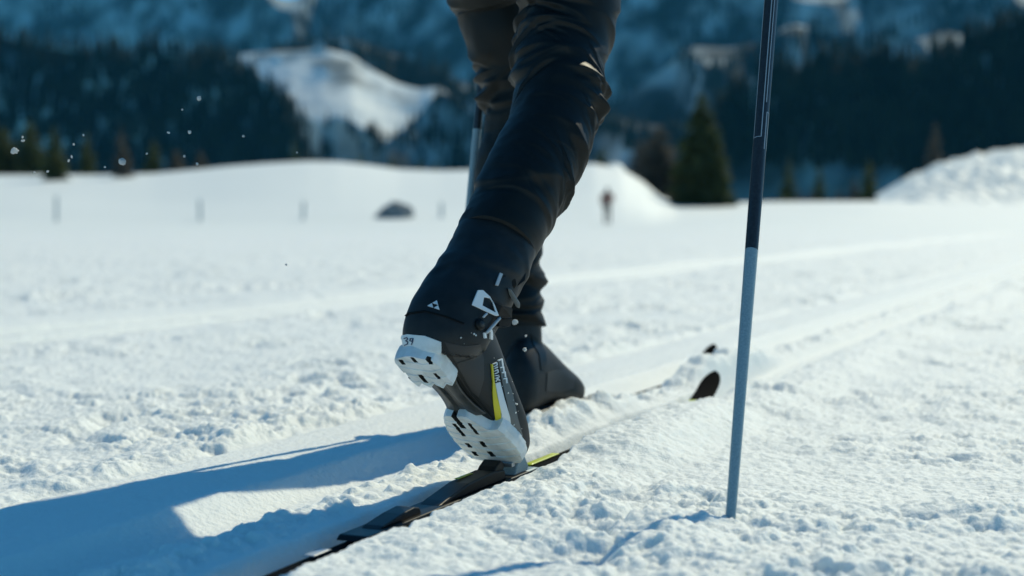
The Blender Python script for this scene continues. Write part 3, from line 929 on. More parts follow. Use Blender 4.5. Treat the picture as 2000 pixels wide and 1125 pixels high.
# ------------------------------------------------------------------ ski boots
FOOT = [  # a (back from toe), half width, top height, bottom height
    (0.000, .010, .022, .010), (-.004, .022, .034, .006), (-.015, .033, .045, .005), (-.035, .041, .053, .005), (-.060, .0460, .068, .005), (-.090, .0465, .084, .006),
    (-.120, .043, .104, .008), (-.150, .0385, .124, .010), (-.180, .036, .136, .010), (-.210, .0355, .142, .008), (-.240, .0355, .140, .006), (-.262, .034, .125, .006),
    (-.278, .028, .100, .008), (-.286, .016, .075, .014)]
FOOT = [(a * 1.045, hw_ * 1.04, ht_, hb_) for a, hw_, ht_, hb_ in FOOT]


def foot_points(frame, n=70, m=56, skew=0.0):
    o, u, w, h = frame
    r = catmull(np.array(FOOT), n)
    th = np.linspace(0, 2 * np.pi, m, endpoint=False)
    out = []
    for a, hw, ht, hb in r:
        hw = max(hw, .004)
        cx = np.sign(np.cos(th)) * np.abs(np.cos(th)) ** 0.75
        cz = np.sin(th)
        zc, zr = (ht + hb) / 2, (ht - hb) / 2
        top = np.clip(cz, 0, 1)
        taper = 1 - 0.42 * top ** 1.4 * min(1, ht / 0.12)
        z = np.where(cz > 0, zc + zr * np.abs(cz) ** 0.9, zc - zr * np.abs(cz) ** 0.45)
        out.append(o + a * u + (hw * cx * taper - skew * (0.45 + 0.55 * float(S1(-.19, -.28, a))))[:, None] * w + z[:, None] * h)
    return np.array(out)


def orth(u, up=None, w=None):
    u = np.array(u, float); u /= np.linalg.norm(u)
    w = np.array([u[1], -u[0], 0.0]); w /= np.linalg.norm(w)
    h = np.cross(w, u)
    return u, w, h


def roll(w, h, ang):
    c, s = math.cos(ang), math.sin(ang)
    return w * c + h * s, h * c - w * s


def remeshed(name, parts, mats, voxel=0.0026, smooth_it=6):
    Vs, Fs, off = [], [], 0
    for G in parts:
        Vs.append(G.reshape(-1, 3)); Fs += [tuple(np.array(f) + off) for f in tube_faces(*G.shape[:2])]; off += G.shape[0] * G.shape[1]
    o = mesh_obj(name, np.concatenate(Vs), Fs, mats)
    bm = bmesh.new(); bm.from_mesh(o.data); bmesh.ops.recalc_face_normals(bm, faces=bm.faces); bm.to_mesh(o.data); bm.free()
    r = o.modifiers.new("remesh", 'REMESH'); r.mode = 'VOXEL'; r.voxel_size = voxel; r.use_smooth_shade = True
    s = o.modifiers.new("smooth", 'SMOOTH'); s.iterations = smooth_it; s.factor = 0.5
    dg = bpy.context.evaluated_depsgraph_get()
    me = bpy.data.meshes.new_from_object(o.evaluated_get(dg))
    o.modifiers.clear(); old = o.data; o.data = me; me.name = name; bpy.data.meshes.remove(old)
    if not me.materials:
        me.materials.append(mats)
    me.polygons.foreach_set("use_smooth", np.ones(len(me.polygons), bool))
    return o


TOE = np.array(P(1001, 908, 2.285))
u = np.array([0.43, 0.655, -0.635]); u /= np.linalg.norm(u)
w = np.array([0.85, -0.52, 0.03]); w -= u * (w @ u); w /= np.linalg.norm(w)
h = np.cross(w, u)
NFRAME = (TOE, u, w, h)


def L2W(a, ww, hh):
    return TOE + a * u + ww * w + hh * h


shaft_near = [(978, 452, 80, 2.268), (958, 500, 83, 2.235), (934, 545, 84, 2.205), (904, 588, 85, 2.175), (882, 626, 88, 2.152), (866, 662, 84, 2.138), (862, 690, 70, 2.135)]
boot_root = bpy.data.objects.new("ski_boot", None)
SV = leg_tube(shaft_near, 50, 64, 0.80, folds([(0.0, 0.14, 90, 150, 9, 0.0022, 0.009, (-0.03, 0.03))], 21))
boot = remeshed("ski_boot", [foot_points(NFRAME, skew=0.013), SV], M_boot)
adopt(skier, boot)
boot["label"] = "lifted right boot with white lugged sole, white buckle and yellow side stripe"
bvh = BVHTree.FromPolygons([v.co for v in boot.data.vertices], [tuple(p.vertices) for p in boot.data.polygons])
CAMP = Vector((0, 0, CAMH))


def sub(o):
    """sub-part of the near boot, built in world coordinates"""
    o.parent = boot
    o.matrix_parent_inverse = Matrix.Translation(-Vector(WORLD_LOC[skier.name])) @ Matrix.Translation(Vector(WORLD_LOC[skier.name]))
    o.matrix_parent_inverse = Matrix.Identity(4)
    return o


def shoot(px, py, off, fallback=None):
    d = ray(px, py)
    hit, n, i, dist = bvh.ray_cast(CAMP, d)
    if hit is None:
        hit, n, i, dist = bvh.find_nearest(CAMP + d * (fallback or 2.2))
    if n.dot(d) > 0: n = -n
    return hit + n * off, n


def patch(name, polys, off, thick, mats, maxlen=5.0, smooth=True):
    """panels laid onto the boot's surface: polygons in picture pixels, draped, with a rim of their own thickness"""
    bm = bmesh.new()
    for poly in polys:
        vs = [bm.verts.new((x, y, 0)) for x, y in poly]
        bm.faces.new(vs)
    bmesh.ops.triangulate(bm, faces=bm.faces[:])
    for _ in range(5):
        es = [e for e in bm.edges if e.calc_length() > maxlen]
        if not es: break
        bmesh.ops.subdivide_edges(bm, edges=es, cuts=1)
        bmesh.ops.triangulate(bm, faces=bm.faces[:])
    outer = {}
    for v in bm.verts[:]:
        p, n = shoot(v.co.x, v.co.y, off)
        outer[v] = (p, n)
    for v, (p, n) in outer.items(): v.co = p
    rim = [e for e in bm.edges if e.is_boundary]
    r = bmesh.ops.extrude_edge_only(bm, edges=rim)
    for g in r["geom"]:
        if isinstance(g, bmesh.types.BMVert):
            q, n, i, d = bvh.find_nearest(g.co)
            g.co = g.co - n * (off + thick)
    bmesh.ops.recalc_face_normals(bm, faces=bm.faces[:])
    o = bm_obj(name, bm, mats, None, smooth=False)
    return sub(o)


def stroke(pts, wd):
    """a thick polyline as quads in pixel space"""
    out = []
    for (x0, y0), (x1, y1) in zip(pts[:-1], pts[1:]):
        dx, dy = x1 - x0, y1 - y0; l = math.hypot(dx, dy) or 1; nx, ny = -dy / l * wd / 2, dx / l * wd / 2
        ex, ey = dx / l * wd * 0.3, dy / l * wd * 0.3
        out.append([(x0 - ex + nx, y0 - ey + ny), (x1 + ex + nx, y1 + ey + ny), (x1 + ex - nx, y1 + ey - ny), (x0 - ex - nx, y0 - ey - ny)])
    return out


# --- sole blocks with their slots (heights in the boot's own frame)
def to_sole(px, py, hh=0.0):
    d = np.array(ray(px, py)); c = np.array([0, 0, CAMH])
    t = ((TOE + hh * h - c) @ h) / (d @ h)
    p = c + d * t - TOE
    return p @ u, p @ w


SW = [(-.31, .039), (-.272, .040), (-.235, .039), (-.20, .026), (-.17, .024), (-.146, .028), (-.125, .038), (-.10, .0455), (-.07, .0485), (-.045, .0465), (-.025, .040), (-.010, .029), (0, .016)]


def swd(a):
    return np.interp(a, [r[0] for r in SW], [r[1] for r in SW])


def fw(a):
    return np.interp(-a, [r[0] * -1 for r in FOOT], [r[1] for r in FOOT])


def sole_block(name, a0, a1, slots, na=150, nw=90, front=0.0, notch=None, heel=False, label=None):
    """rubber block: gently rockered tread with real slots sunk into it, side wall up to the upper"""
    al = np.linspace(a0, a1, na); wl = np.linspace(-1, 1, nw)
    A, Wn = np.meshgrid(al, wl, indexing='ij')
    hw = swd(A) * 1.02 + 0.001
    if heel:
        rear = (-.300) + 0.012 * Wn ** 2
        A = np.maximum(A, rear)
        hw = swd(A) * 1.03 * np.where(A < -.272, np.sqrt(np.clip(1 - ((A + .272) / .036) ** 2, .25, 1)), 1)
    W = hw * Wn * (0.86 if heel else 1.03) - (0.015 if heel else 0.012)
    lugw = np.abs(((W / 0.021 + 0.5) % 1) - 0.5) * 2; luga = ((A / 0.0175 + 0.25 * np.abs(W / 0.021)) % 1)
    H = -0.008 + 0.0022 * np.abs(Wn) ** 6 + 0.0004 * S1(0.70, 0.95, lugw) + 0.0006 * S1(0.75, 0.98, luga) + 0.0005 * luga
    W = W * (1 + 0.03 * (luga - 0.5) * S1(0.6, 1.0, np.abs(Wn)))
    A = np.where(A > a1 - 0.02, A + (0.010 * (0.5 - lugw)) * S1(a1 - 0.02, a1, A), A) if heel else A
    if not heel:
        H = H + 0.010 * S1(-0.03, 0.0, A) ** 2
    if not heel:
        A = np.maximum(A, a0 + 0.034 * S1(-0.006, 0.020, W) + 0.008 * S1(-0.036, -0.048, W))
    idx = np.zeros(A.shape, int)
    for (sa, sw, la, lw, dp, mi) in slots:
        inn = (np.abs(A - sa) < la / 2) & (np.abs(W - sw) < lw / 2)
        H = np.where(inn, dp - 0.008, H); idx = np.where(inn, mi, idx)
    if notch:
        for (na0, na1, nw0, nw1) in notch:
            inn = (A > na0) & (A < na1) & (W > nw0) & (W < nw1)
            H = np.where(inn, 0.003, H); idx = np.where(inn, 3, idx)
    bot = TOE + A[..., None] * u + W[..., None] * w + H[..., None] * h
    n, m = A.shape
    V = [bot.reshape(-1, 3)]; Fc = [tuple(f) for f in grid_faces(n, m)]
    MI = list(np.maximum.reduce([idx[:-1, :-1], idx[1:, 1:], idx[:-1, 1:], idx[1:, :-1]]).ravel() * 1)
    # rim going up the side
    loop = [i * m for i in range(n)] + [(n - 1) * m + j for j in range(1, m)] + [i * m + m - 1 for i in range(n - 2, -1, -1)] + [j for j in range(m - 2, 0, -1)]
    fl = bot.reshape(-1, 3)[loop]
    al_ = A.reshape(-1)[loop]; wn_ = Wn.reshape(-1)[loop]
    prev = loop; off = n * m
    for k, (hh, out) in enumerate(((0.002, 1.045), (0.009, 1.05), (0.0155, 1.03), (0.018, 0.97))):
        hb = hh + (0.010 * S1(-0.03, 0.0, al_) ** 2 if not heel else 0.012 * S1(-.262, -.287, al_) * 0)
        ww = W.reshape(-1)[loop]; ww = -0.012 + (ww + 0.012) * out
        aa = np.where(np.arange(len(loop)) >= 0, al_, al_)
        V.append(TOE + aa[:, None] * u + ww[:, None] * w + (hb + 0 * aa)[:, None] * h)
        cur = list(range(off, off + len(loop))); off += len(loop)
        for i in range(len(loop)):
            j = (i + 1) % len(loop)
            Fc.append((prev[i], prev[j], cur[j], cur[i])); MI.append(0)
        prev = cur
    o = mesh_obj(name, np.concatenate(V), Fc, [M_white, M_slot, M_slotb, M_shank], mat_idx=MI, smooth=False)
    return sub(o)


def slot_px(lst):
    out = []
    for (x, y, la, lw, dp, mi) in lst:
        a, ww = to_sole(x, y, -0.008)
        out.append((a, ww, la, lw, dp, mi))
    return out


fore = slot_px([(896, 840, .034, .0055, .007, 1), (924, 838, .030, .0055, .007, 1), (880, 862, .012, .005, .006, 1), (886, 874, .009, .007, .005, 2), (915, 870, .012, .007, .007, 1),
                (943, 868, .015, .007, .007, 1), (899, 889, .009, .007, .005, 2), (928, 887, .011, .007, .007, 1), (959, 887, .014, .008, .007, 1), (976, 904, .010, .007, .007, 1)])
heel_sl = slot_px([(785, 708, .011, .006, .007, 1), (809, 704, .013, .006, .007, 1), (838, 708, .011, .006, .007, 1), (793, 736, .014, .006, .007, 1), (826, 740, .020, .007, .007, 1), (853, 735, .014, .005, .006, 1)])
sole_block("forefoot_sole", -.146, -.002, fore, na=220, nw=120, notch=[(-.16, to_sole(866, 826)[0], to_sole(877, 835)[1] - .004, to_sole(877, 835)[1] + .004), (-.16, to_sole(908, 828)[0], to_sole(913, 832)[1] - .0045, to_sole(913, 832)[1] + .004)])
sole_block("heel_sole", -.300, -.226, heel_sl, na=140, nw=110, heel=True)

# rear wall of the white heel, curving up the back of the boot
patch("heel_counter", [[(768, 702), (772, 680), (778, 657), (798, 653), (830, 656), (862, 668), (862, 695), (873, 733), (850, 744), (800, 748)]], 0.0030, 0.002, M_white)
# dark shank between the blocks
sv = []
for a in np.linspace(-.235, -.135, 30):
    row = []
    for t in np.linspace(-1, 1, 25):
        hwid = 0.022 + 0.010 * ((a + .185) / .05) ** 2
        ch = 0.0035 if abs(t) < 0.32 else 0.0
        row.append(L2W(a, hwid * t - 0.012, 0.0035 + 0.004 * abs(t) ** 3 + ch))
    sv.append(row)
sv = np.array(sv)
sh = sub(mesh_obj("sole_shank", sv.reshape(-1, 3), grid_faces(sv.shape[0], sv.shape[1]), M_shank, smooth=False))
sd = sh.modifiers.new("thick", 'SOLIDIFY'); sd.thickness = 0.004; sd.offset = 0

# --- upper panels, stripes and prints
patch("side_panel", [[(868, 668), (905, 676), (938, 672), (944, 700), (945, 740), (935, 775), (921, 765), (905, 735), (888, 705)]], 0.0008, 0.001, M_panel)
patch("rand", [[(862, 672), (872, 690), (905, 745), (950, 800), (985, 845), (1003, 868), (1005, 900), (990, 888), (960, 855), (915, 818), (892, 808), (872, 768), (858, 730), (872, 735)]], 0.0010, 0.001, M_boot)
patch("toe_cap", [[(990, 740), (1001, 770), (1010, 815), (1020, 850), (1019, 885), (1008, 905), (996, 890), (985, 862), (995, 855), (998, 830), (990, 790), (980, 745), (972, 705), (978, 700)]], 0.0012, 0.001, M_toecap)
patch("yellow_stripe", [[(958, 711), (961, 712), (964, 745), (970, 775), (977, 800), (979, 825), (978, 838), (969, 826), (963, 790), (961, 765), (961, 745)]], 0.0020, 0.001, M_yellow)
patch("white_stripe", [[(966, 749), (975, 746), (984, 780), (995, 815), (999, 840), (999, 856), (995, 864), (983, 846), (979, 830), (979, 808), (972, 780)]], 0.0020, 0.001, M_whitep)
patch("stitched_seam", stroke([(868, 690), (890, 725), (920, 770), (960, 815)], 1.6), 0.0018, 0.0008, M_panel)
patch("seam_slit", stroke([(893, 710), (922, 701)], 3.2), 0.0016, 0.0008, M_slot)
patch("lettering", stroke([(962, 711), (968, 708), (969, 713), (963, 716)], 1.6) + stroke([(964, 720), (970, 717)], 1.6) + stroke([(964, 725), (970, 722), (971, 727), (965, 730)], 1.6)
      + stroke([(966, 734), (972, 733)], 1.6) + stroke([(966, 739), (973, 736)], 1.6) + stroke([(967, 745), (970, 739), (974, 743)], 1.6), 0.0024, 0.001, M_whitep)
patch("lettering", stroke([(972, 704), (978, 702), (980, 715)], 2.4) + stroke([(976, 718), (981, 717), (982, 726)], 2.4) + stroke([(979, 728), (984, 727), (985, 736)], 2.4)
      + stroke([(982, 740), (987, 739), (988, 748)], 2.2), 0.0024, 0.001, M_whitep)
patch("lettering", stroke([(945, 651), (946, 659)], 4.2) + stroke([(953, 645), (957, 645), (958, 650), (958, 661)], 4.2), 0.0024, 0.001, M_whitep)
tri = [(835, 598), (854, 587), (859, 606)]
mids = [((tri[i][0] + tri[(i + 1) % 3][0]) / 2, (tri[i][1] + tri[(i + 1) % 3][1]) / 2) for i in range(3)]


def shrink(pl, k=0.9):
    cx = sum(p[0] for p in pl) / len(pl); cy = sum(p[1] for p in pl) / len(pl)
    return [(cx + (x - cx) * k, cy + (y - cy) * k) for x, y in pl]


patch("triangle_emblem", [shrink([tri[0], mids[0], mids[2]]), shrink([mids[0], tri[1], mids[1]]), shrink([mids[2], mids[1], tri[2]])], 0.0016, 0.001, M_whitep)
# gaiter zip edge and collar seam
patch("collar_seam", stroke([(785, 622), (800, 612), (830, 608), (870, 618), (905, 632)], 2.6), 0.0020, 0.001, M_gaiter)

# handwritten 39 on the heel counter
patch("size_number", stroke([(793, 661), (798, 659), (800, 662), (796, 665), (800, 667), (799, 671), (794, 673)], 1.6)
      + stroke([(809, 661), (805, 661), (804, 665), (808, 666), (810, 661), (809, 667), (807, 672)], 1.6), 0.0040, 0.0006, M_ink)

# --- buckle, strap, pull tab on the shaft
def plate(name, outer, hole, lift, thick, m, tilt=0.0):
    """a stiff plate floating just off the boot: outline (and hole) in pixels on one fitted plane"""
    cx = sum(p[0] for p in outer) / len(outer); cy = sum(p[1] for p in outer) / len(outer)
    c, n = shoot(cx, cy, lift)
    n = (n - ray(cx, cy) * 0.6 + Vector((tilt, 0, 0))).normalized()

    def onp(x, y):
        d = ray(x, y); t = (c - CAMP).dot(n) / d.dot(n)
        return CAMP + d * t
    bm = bmesh.new()
    o_ = [bm.verts.new(onp(*p)) for p in outer]
    if hole:
        h_ = [bm.verts.new(onp(*p)) for p in hole]
        eds = [bm.edges.new((o_[i], o_[(i + 1) % len(o_)])) for i in range(len(o_))] + [bm.edges.new((h_[i], h_[(i + 1) % len(h_)])) for i in range(len(h_))]
        bmesh.ops.triangle_fill(bm, use_beauty=True, edges=eds, normal=n)
    else:
        bm.faces.new(o_)
    r = bmesh.ops.extrude_face_region(bm, geom=bm.faces[:])
    for g in r["geom"]:
        if isinstance(g, bmesh.types.BMVert): g.co = g.co + n * thick
    bmesh.ops.recalc_face_normals(bm, faces=bm.faces[:])
    o = sub(bm_obj(name, bm, m))
    bv = o.modifiers.new("bevel", 'BEVEL'); bv.width = 0.0006; bv.segments = 2; bv.limit_method = 'ANGLE'
    return o


plate("buckle_lever", [(932, 567), (942, 567), (956, 580), (964, 594), (973, 617), (966, 617), (920, 596)], [(944, 581), (956, 583), (961, 591), (967, 611), (941, 597)], 0.005, 0.003, M_whitep)
plate("pull_tab", [(975, 533), (981, 536), (972, 559), (966, 557)], None, 0.004, 0.003, M_greyp)


def bar(p0, p1, r, n=12):
    p0, p1 = Vector(p0), Vector(p1)
    d = (p1 - p0).normalized(); a = d.orthogonal().normalized(); b = d.cross(a)
    bm = bmesh.new(); rings = []
    for p, k in ((p0, 0.7), (p0 + d * r * 0.4, 1), (p1 - d * r * 0.4, 1), (p1, 0.7)):
        rings.append([bm.verts.new(p + (a * math.cos(6.2832 * i / n) + b * math.sin(6.2832 * i / n)) * r * k) for i in range(n)])
    for x, y in zip(rings[:-1], rings[1:]):
        for i in range(n): bm.faces.new((x[i], x[(i + 1) % n], y[(i + 1) % n], y[i]))
    bm.faces.new(rings[0][::-1]); bm.faces.new(rings[-1])
    bmesh.ops.recalc_face_normals(bm, faces=bm.faces[:])
    return bm


pv, pn = shoot(936, 634, 0.0)
sub(bm_obj("buckle_pivot", bar(pv - pn * 0.002, pv + pn * 0.006, 0.0085, 20), M_blackp, None, True))
sub(bm_obj("pivot_pin", bar(pv + pn * 0.004, pv + pn * 0.0075, 0.005, 16), M_panel, None, True))
p0, _ = shoot(970, 619, 0.006); p1, _ = shoot(946, 650, 0.004)
sub(bm_obj("buckle_arm", bar(p0, p1, 0.0022), M_greyp, None, True))
p0, _ = shoot(939, 621, 0.005); p1, _ = shoot(946, 613, 0.006)
sub(bm_obj("buckle_arm", bar(p0, p1, 0.0016), M_greyp, None, True))


def slab(name, quad, Yd, thick, m, dz=0.0):
    """small stiff part standing off the boot: pixel outline at its own depth, extruded away from the camera"""
    bm = bmesh.new()
    vs = [bm.verts.new(P(x, y, yy)) for (x, y, yy) in quad]
    f = bm.faces.new(vs); bm.normal_update()
    n = f.normal.copy()
    if n.y > 0: n = -n
    r = bmesh.ops.extrude_face_region(bm, geom=[f])
    for g in r["geom"]:
        if isinstance(g, bmesh.types.BMVert): g.co = g.co - n * thick
    bmesh.ops.recalc_face_normals(bm, faces=bm.faces[:])
    o = sub(bm_obj(name, bm, m))
    b = o.modifiers.new("bevel", 'BEVEL'); b.width = 0.001; b.segments = 2
    return o


slab("strap", [(962, 590, 2.14), (980, 597, 2.14), (1001, 602, 2.16), (1000, 622, 2.16), (985, 622, 2.15), (972, 617, 2.14)], 0, 0.004, M_blackp)
slab("strap_shadow", [(975, 622, 2.15), (1000, 622, 2.165), (997, 637, 2.165), (984, 640, 2.155), (974, 638, 2.15)], 0, 0.012, M_blackp)  # black slab in place of the shadow below the strap
slab("strap_tongue", [(992, 564, 2.165), (998, 566, 2.165), (1016, 594, 2.18), (1015, 603, 2.18), (1009, 601, 2.18), (994, 575, 2.17)], 0, 0.004, M_toecap)
slab("cord_lock", [(1008, 520, 2.20), (1026, 513, 2.21), (1030, 522, 2.21), (1026, 548, 2.20), (1010, 560, 2.19), (1002, 545, 2.19)], 0, 0.014, M_blackp)
slab("strap_loop", [(978, 540, 2.165), (1004, 530, 2.185), (1010, 556, 2.185), (1000, 572, 2.18), (982, 566, 2.165)], 0, 0.010, M_gaiter)

# snow dust clinging to the boot's toe and instep
def clinging(name, boxes, n, hold, seed):
    rg = random.Random(seed); bm = bmesh.new()
    for _ in range(n):
        x0, y0, x1, y1 = rg.choice(boxes)
        c, nn = shoot(rg.uniform(x0, x1), rg.uniform(y0, y1), 0.0006)
        r = 0.0004 + 0.0013 * rg.random() ** 2.5
        ret = bmesh.ops.create_icosphere(bm, subdivisions=1, radius=r)
        for v in ret["verts"]: v.co = v.co * rg.uniform(0.7, 1.3) + c
    o = hold(bm_obj(name, bm, M_snow, None, True)); o["kind"] = "stuff"
    return o


clinging("snow_dust", [(990, 740, 1010, 800), (1003, 800, 1020, 900), (1003, 800, 1020, 900), (960, 860, 1010, 905), (880, 640, 980, 700)], 34, sub, 4)

# --- far boot, flat on its ski
FT = np.array([0.118, 3.045, 0.002])
fu, fwv, fh = orth((D[0], D[1], 0.0))
FSH = leg_tube([(1000, 628, 57, 2.872), (1002, 665, 57, 2.868), (1004, 700, 55, 2.866), (1008, 725, 46, 2.866)], 30, 48, 1.0)
fboot = remeshed("ski_boot", [foot_points((FT, fu, fwv, fh)), FSH], M_boot, voxel=0.003)
adopt(skier, fboot)
fboot["label"] = "left boot flat on its ski in the far track"
fb2 = BVHTree.FromPolygons([v.co for v in fboot.data.vertices], [tuple(p.vertices) for p in fboot.data.polygons])
TOE2 = FT


def fsub(o):
    o.parent = fboot
    o.matrix_parent_inverse = Matrix.Identity(4)
    return o


fl = []
for a in np.linspace(-.285, 0.0, 60):
    row = []
    hwid = fw(a) * 1.04 + .001
    for t in np.linspace(-1, 1, 12):
        row.append(FT + a * fu + hwid * t * fwv + (-0.004 + 0.008 * max(0, (a + .02) / .02) ** 2) * fh)
    fl.append(row)
fl = np.array(fl)
so = fsub(mesh_obj("boot_sole", fl.reshape(-1, 3), grid_faces(60, 12), M_toecap, smooth=False))
sd = so.modifiers.new("thick", 'SOLIDIFY'); sd.thickness = 0.014; sd.offset = 1
svb = bvh
bvh = fb2
_sub = sub
sub = fsub
patch("toe_cap", [[(1068, 728), (1085, 722), (1105, 722), (1122, 738), (1120, 758), (1095, 766), (1066, 764)]], 0.0012, 0.001, M_panel)
patch("cuff_band", [[(1036, 652), (1052, 664), (1066, 690), (1066, 724), (1056, 722), (1052, 692), (1040, 672)]], 0.0015, 0.001, M_blackp)
bvh = svb
sub = _sub


# ------------------------------------------------------------------ skis
def ski_frame(origin, z0):
    def W(q, p, z): return np.array([origin[0] + D[0] * q + NL[0] * p, origin[1] + D[1] * q + NL[1] * p, z0 + z])
    return W


def build_ski(origin, z0, label, q0, q1, rise=0.058):
    W = ski_frame(origin, z0)
    root = thing("cross_country_ski", W(0, 0, 0), label, "ski", None)
    rows = []
    for q in np.concatenate([np.linspace(q0, q1 - 0.2, 60), np.linspace(q1 - 0.2, q1, 34)[1:]]):
        f = (q - q0) / (q1 - q0)
        hw = 0.0215 + 0.002 * abs(f - 0.5) * 2
        e = q1 - q
        if e < 0.05: hw *= max(0.12, math.sqrt(max(0, 1 - ((0.05 - e) / 0.05) ** 2)))
        if e < 0.2: hw *= 0.92 + 0.08 * e / 0.2
        s = q - q0
        if s < 0.03: hw *= 0.5 + 0.5 * s / 0.03
        th = 0.013 - 0.009 * abs(f - 0.5) * 2
        lift = rise * max(0, (0.17 - e) / 0.17) ** 1.7
        row = []
        for pp, zz in ((-1, 0), (-1, 0.75), (-0.8, 1), (-0.3, 1.12), (0.3, 1.12), (0.8, 1), (1, 0.75), (1, 0)):
            row.append(W(q, pp * hw, lift + zz * th))
        rows.append(row)
    R = np.array(rows)
    adopt(root, mesh_obj("ski_body", R.reshape(-1, 3), tube_faces(R.shape[0], 8), M_ski, smooth=False))
    return root, W


def box_q(W, name, prof, hw, m, root, bevel=0.002, hw2=None):
    """part of a binding: side profile (q, z) list extruded across the ski"""
    bm = bmesh.new()
    L = [bm.verts.new(W(q, hw, z)) for q, z in prof]; R = [bm.verts.new(W(q, -hw, z)) for q, z in prof]
    bm.faces.new(L); bm.faces.new(R[::-1])
    n = len(prof)
    for i in range(n): bm.faces.new((L[i], R[i], R[(i + 1) % n], L[(i + 1) % n]))
    bmesh.ops.recalc_face_normals(bm, faces=bm.faces[:])
    o = adopt(root, bm_obj(name, bm, m))
    b = o.modifiers.new("bevel", 'BEVEL'); b.width = bevel; b.segments = 2; b.limit_method = 'ANGLE'
    return o


ZS = -0.034
sk1, W1 = build_ski(O, ZS, "near black ski with binding in the right track, under the lifted boot", -0.92, 1.15)
T = 0.0135
box_q(W1, "binding_plate", [(-.47, T), (.05, T), (.045, T + .006), (-.46, T + .006)], .022, M_blackp, sk1)
box_q(W1, "heel_pad", [(-.42, T + .006), (-.305, T + .006), (-.31, T + .014), (-.325, T + .017), (-.36, T + .015), (-.41, T + .009)], .014, M_blackp, sk1)
box_q(W1, "binding_housing", [(-.255, T + .006), (-.03, T + .006), (-.035, T + .020), (-.075, T + .024), (-.16, T + .021), (-.235, T + .010)], .016, M_blackp, sk1)
box_q(W1, "flexor", [(-.075, T + .020), (-.035, T + .020), (-.030, T + .028), (-.045, T + .036), (-.062, T + .029)], .014, M_blackp, sk1)
box_q(W1, "toe_latch", [(.000, T + .006), (.050, T + .006), (.052, T + .014), (.038, T + .030), (.022, T + .034), (.010, T + .022)], .017, M_poleB, sk1)
box_q(W1, "latch_lever", [(.020, T + .034), (.040, T + .028), (.052, T + .030), (.046, T + .038), (.030, T + .044)], .012, M_blackp, sk1)
box_q(W1, "toe_bar", [(-.022, T + .022), (-.012, T + .022), (-.012, T + .029), (-.022, T + .029)], .022, M_metal, sk1, 0.001)


def decal_q(W, name, q0, q1, p0, p1, m, root, z=0.0158):
    v = []
    for q in np.linspace(q0, q1, 8):
        for p in np.linspace(p0, p1, 4):
            v.append(W(q, p, z))
    o = adopt(root, mesh_obj(name, np.array(v), grid_faces(8, 4), m, smooth=False))
    s = o.modifiers.new("t", 'SOLIDIFY'); s.thickness = 0.0006
    return o


decal_q(W1, "yellow_print", 0.11, 0.235, 0.004, 0.018, M_lime, sk1)
decal_q(W1, "sky_reflection", 0.055, 0.098, -0.016, 0.016, M_poleB, sk1)  # sky reflected on the ski top, painted as a grey-blue decal
decal_q(W1, "pale_print", -0.56, -0.52, -0.002, 0.014, M_greyp, sk1, 0.0142)
decal_q(W1, "yellow_mark", -0.150, -0.100, 0.006, 0.0125, M_yellow, sk1, T + .0235)
decal_q(W1, "yellow_print", 0.965, 1.01, -0.006, 0.014, M_lime, sk1, 0.0135)

O2 = np.array([FT[0], FT[1]])
sk2, W2 = build_ski(O2, ZS - 0.012, "far black ski in the left track with only its tip showing", -0.92, 1.03, 0.070)
box_q(W2, "binding_plate", [(-.40, .0135), (.05, .0135), (.045, .024), (-.39, .024)], .022, M_blackp, sk2)
box_q(W2, "toe_latch", [(.0, .024), (.05, .024), (.045, .036), (.02, .048)], .017, M_blackp, sk2)


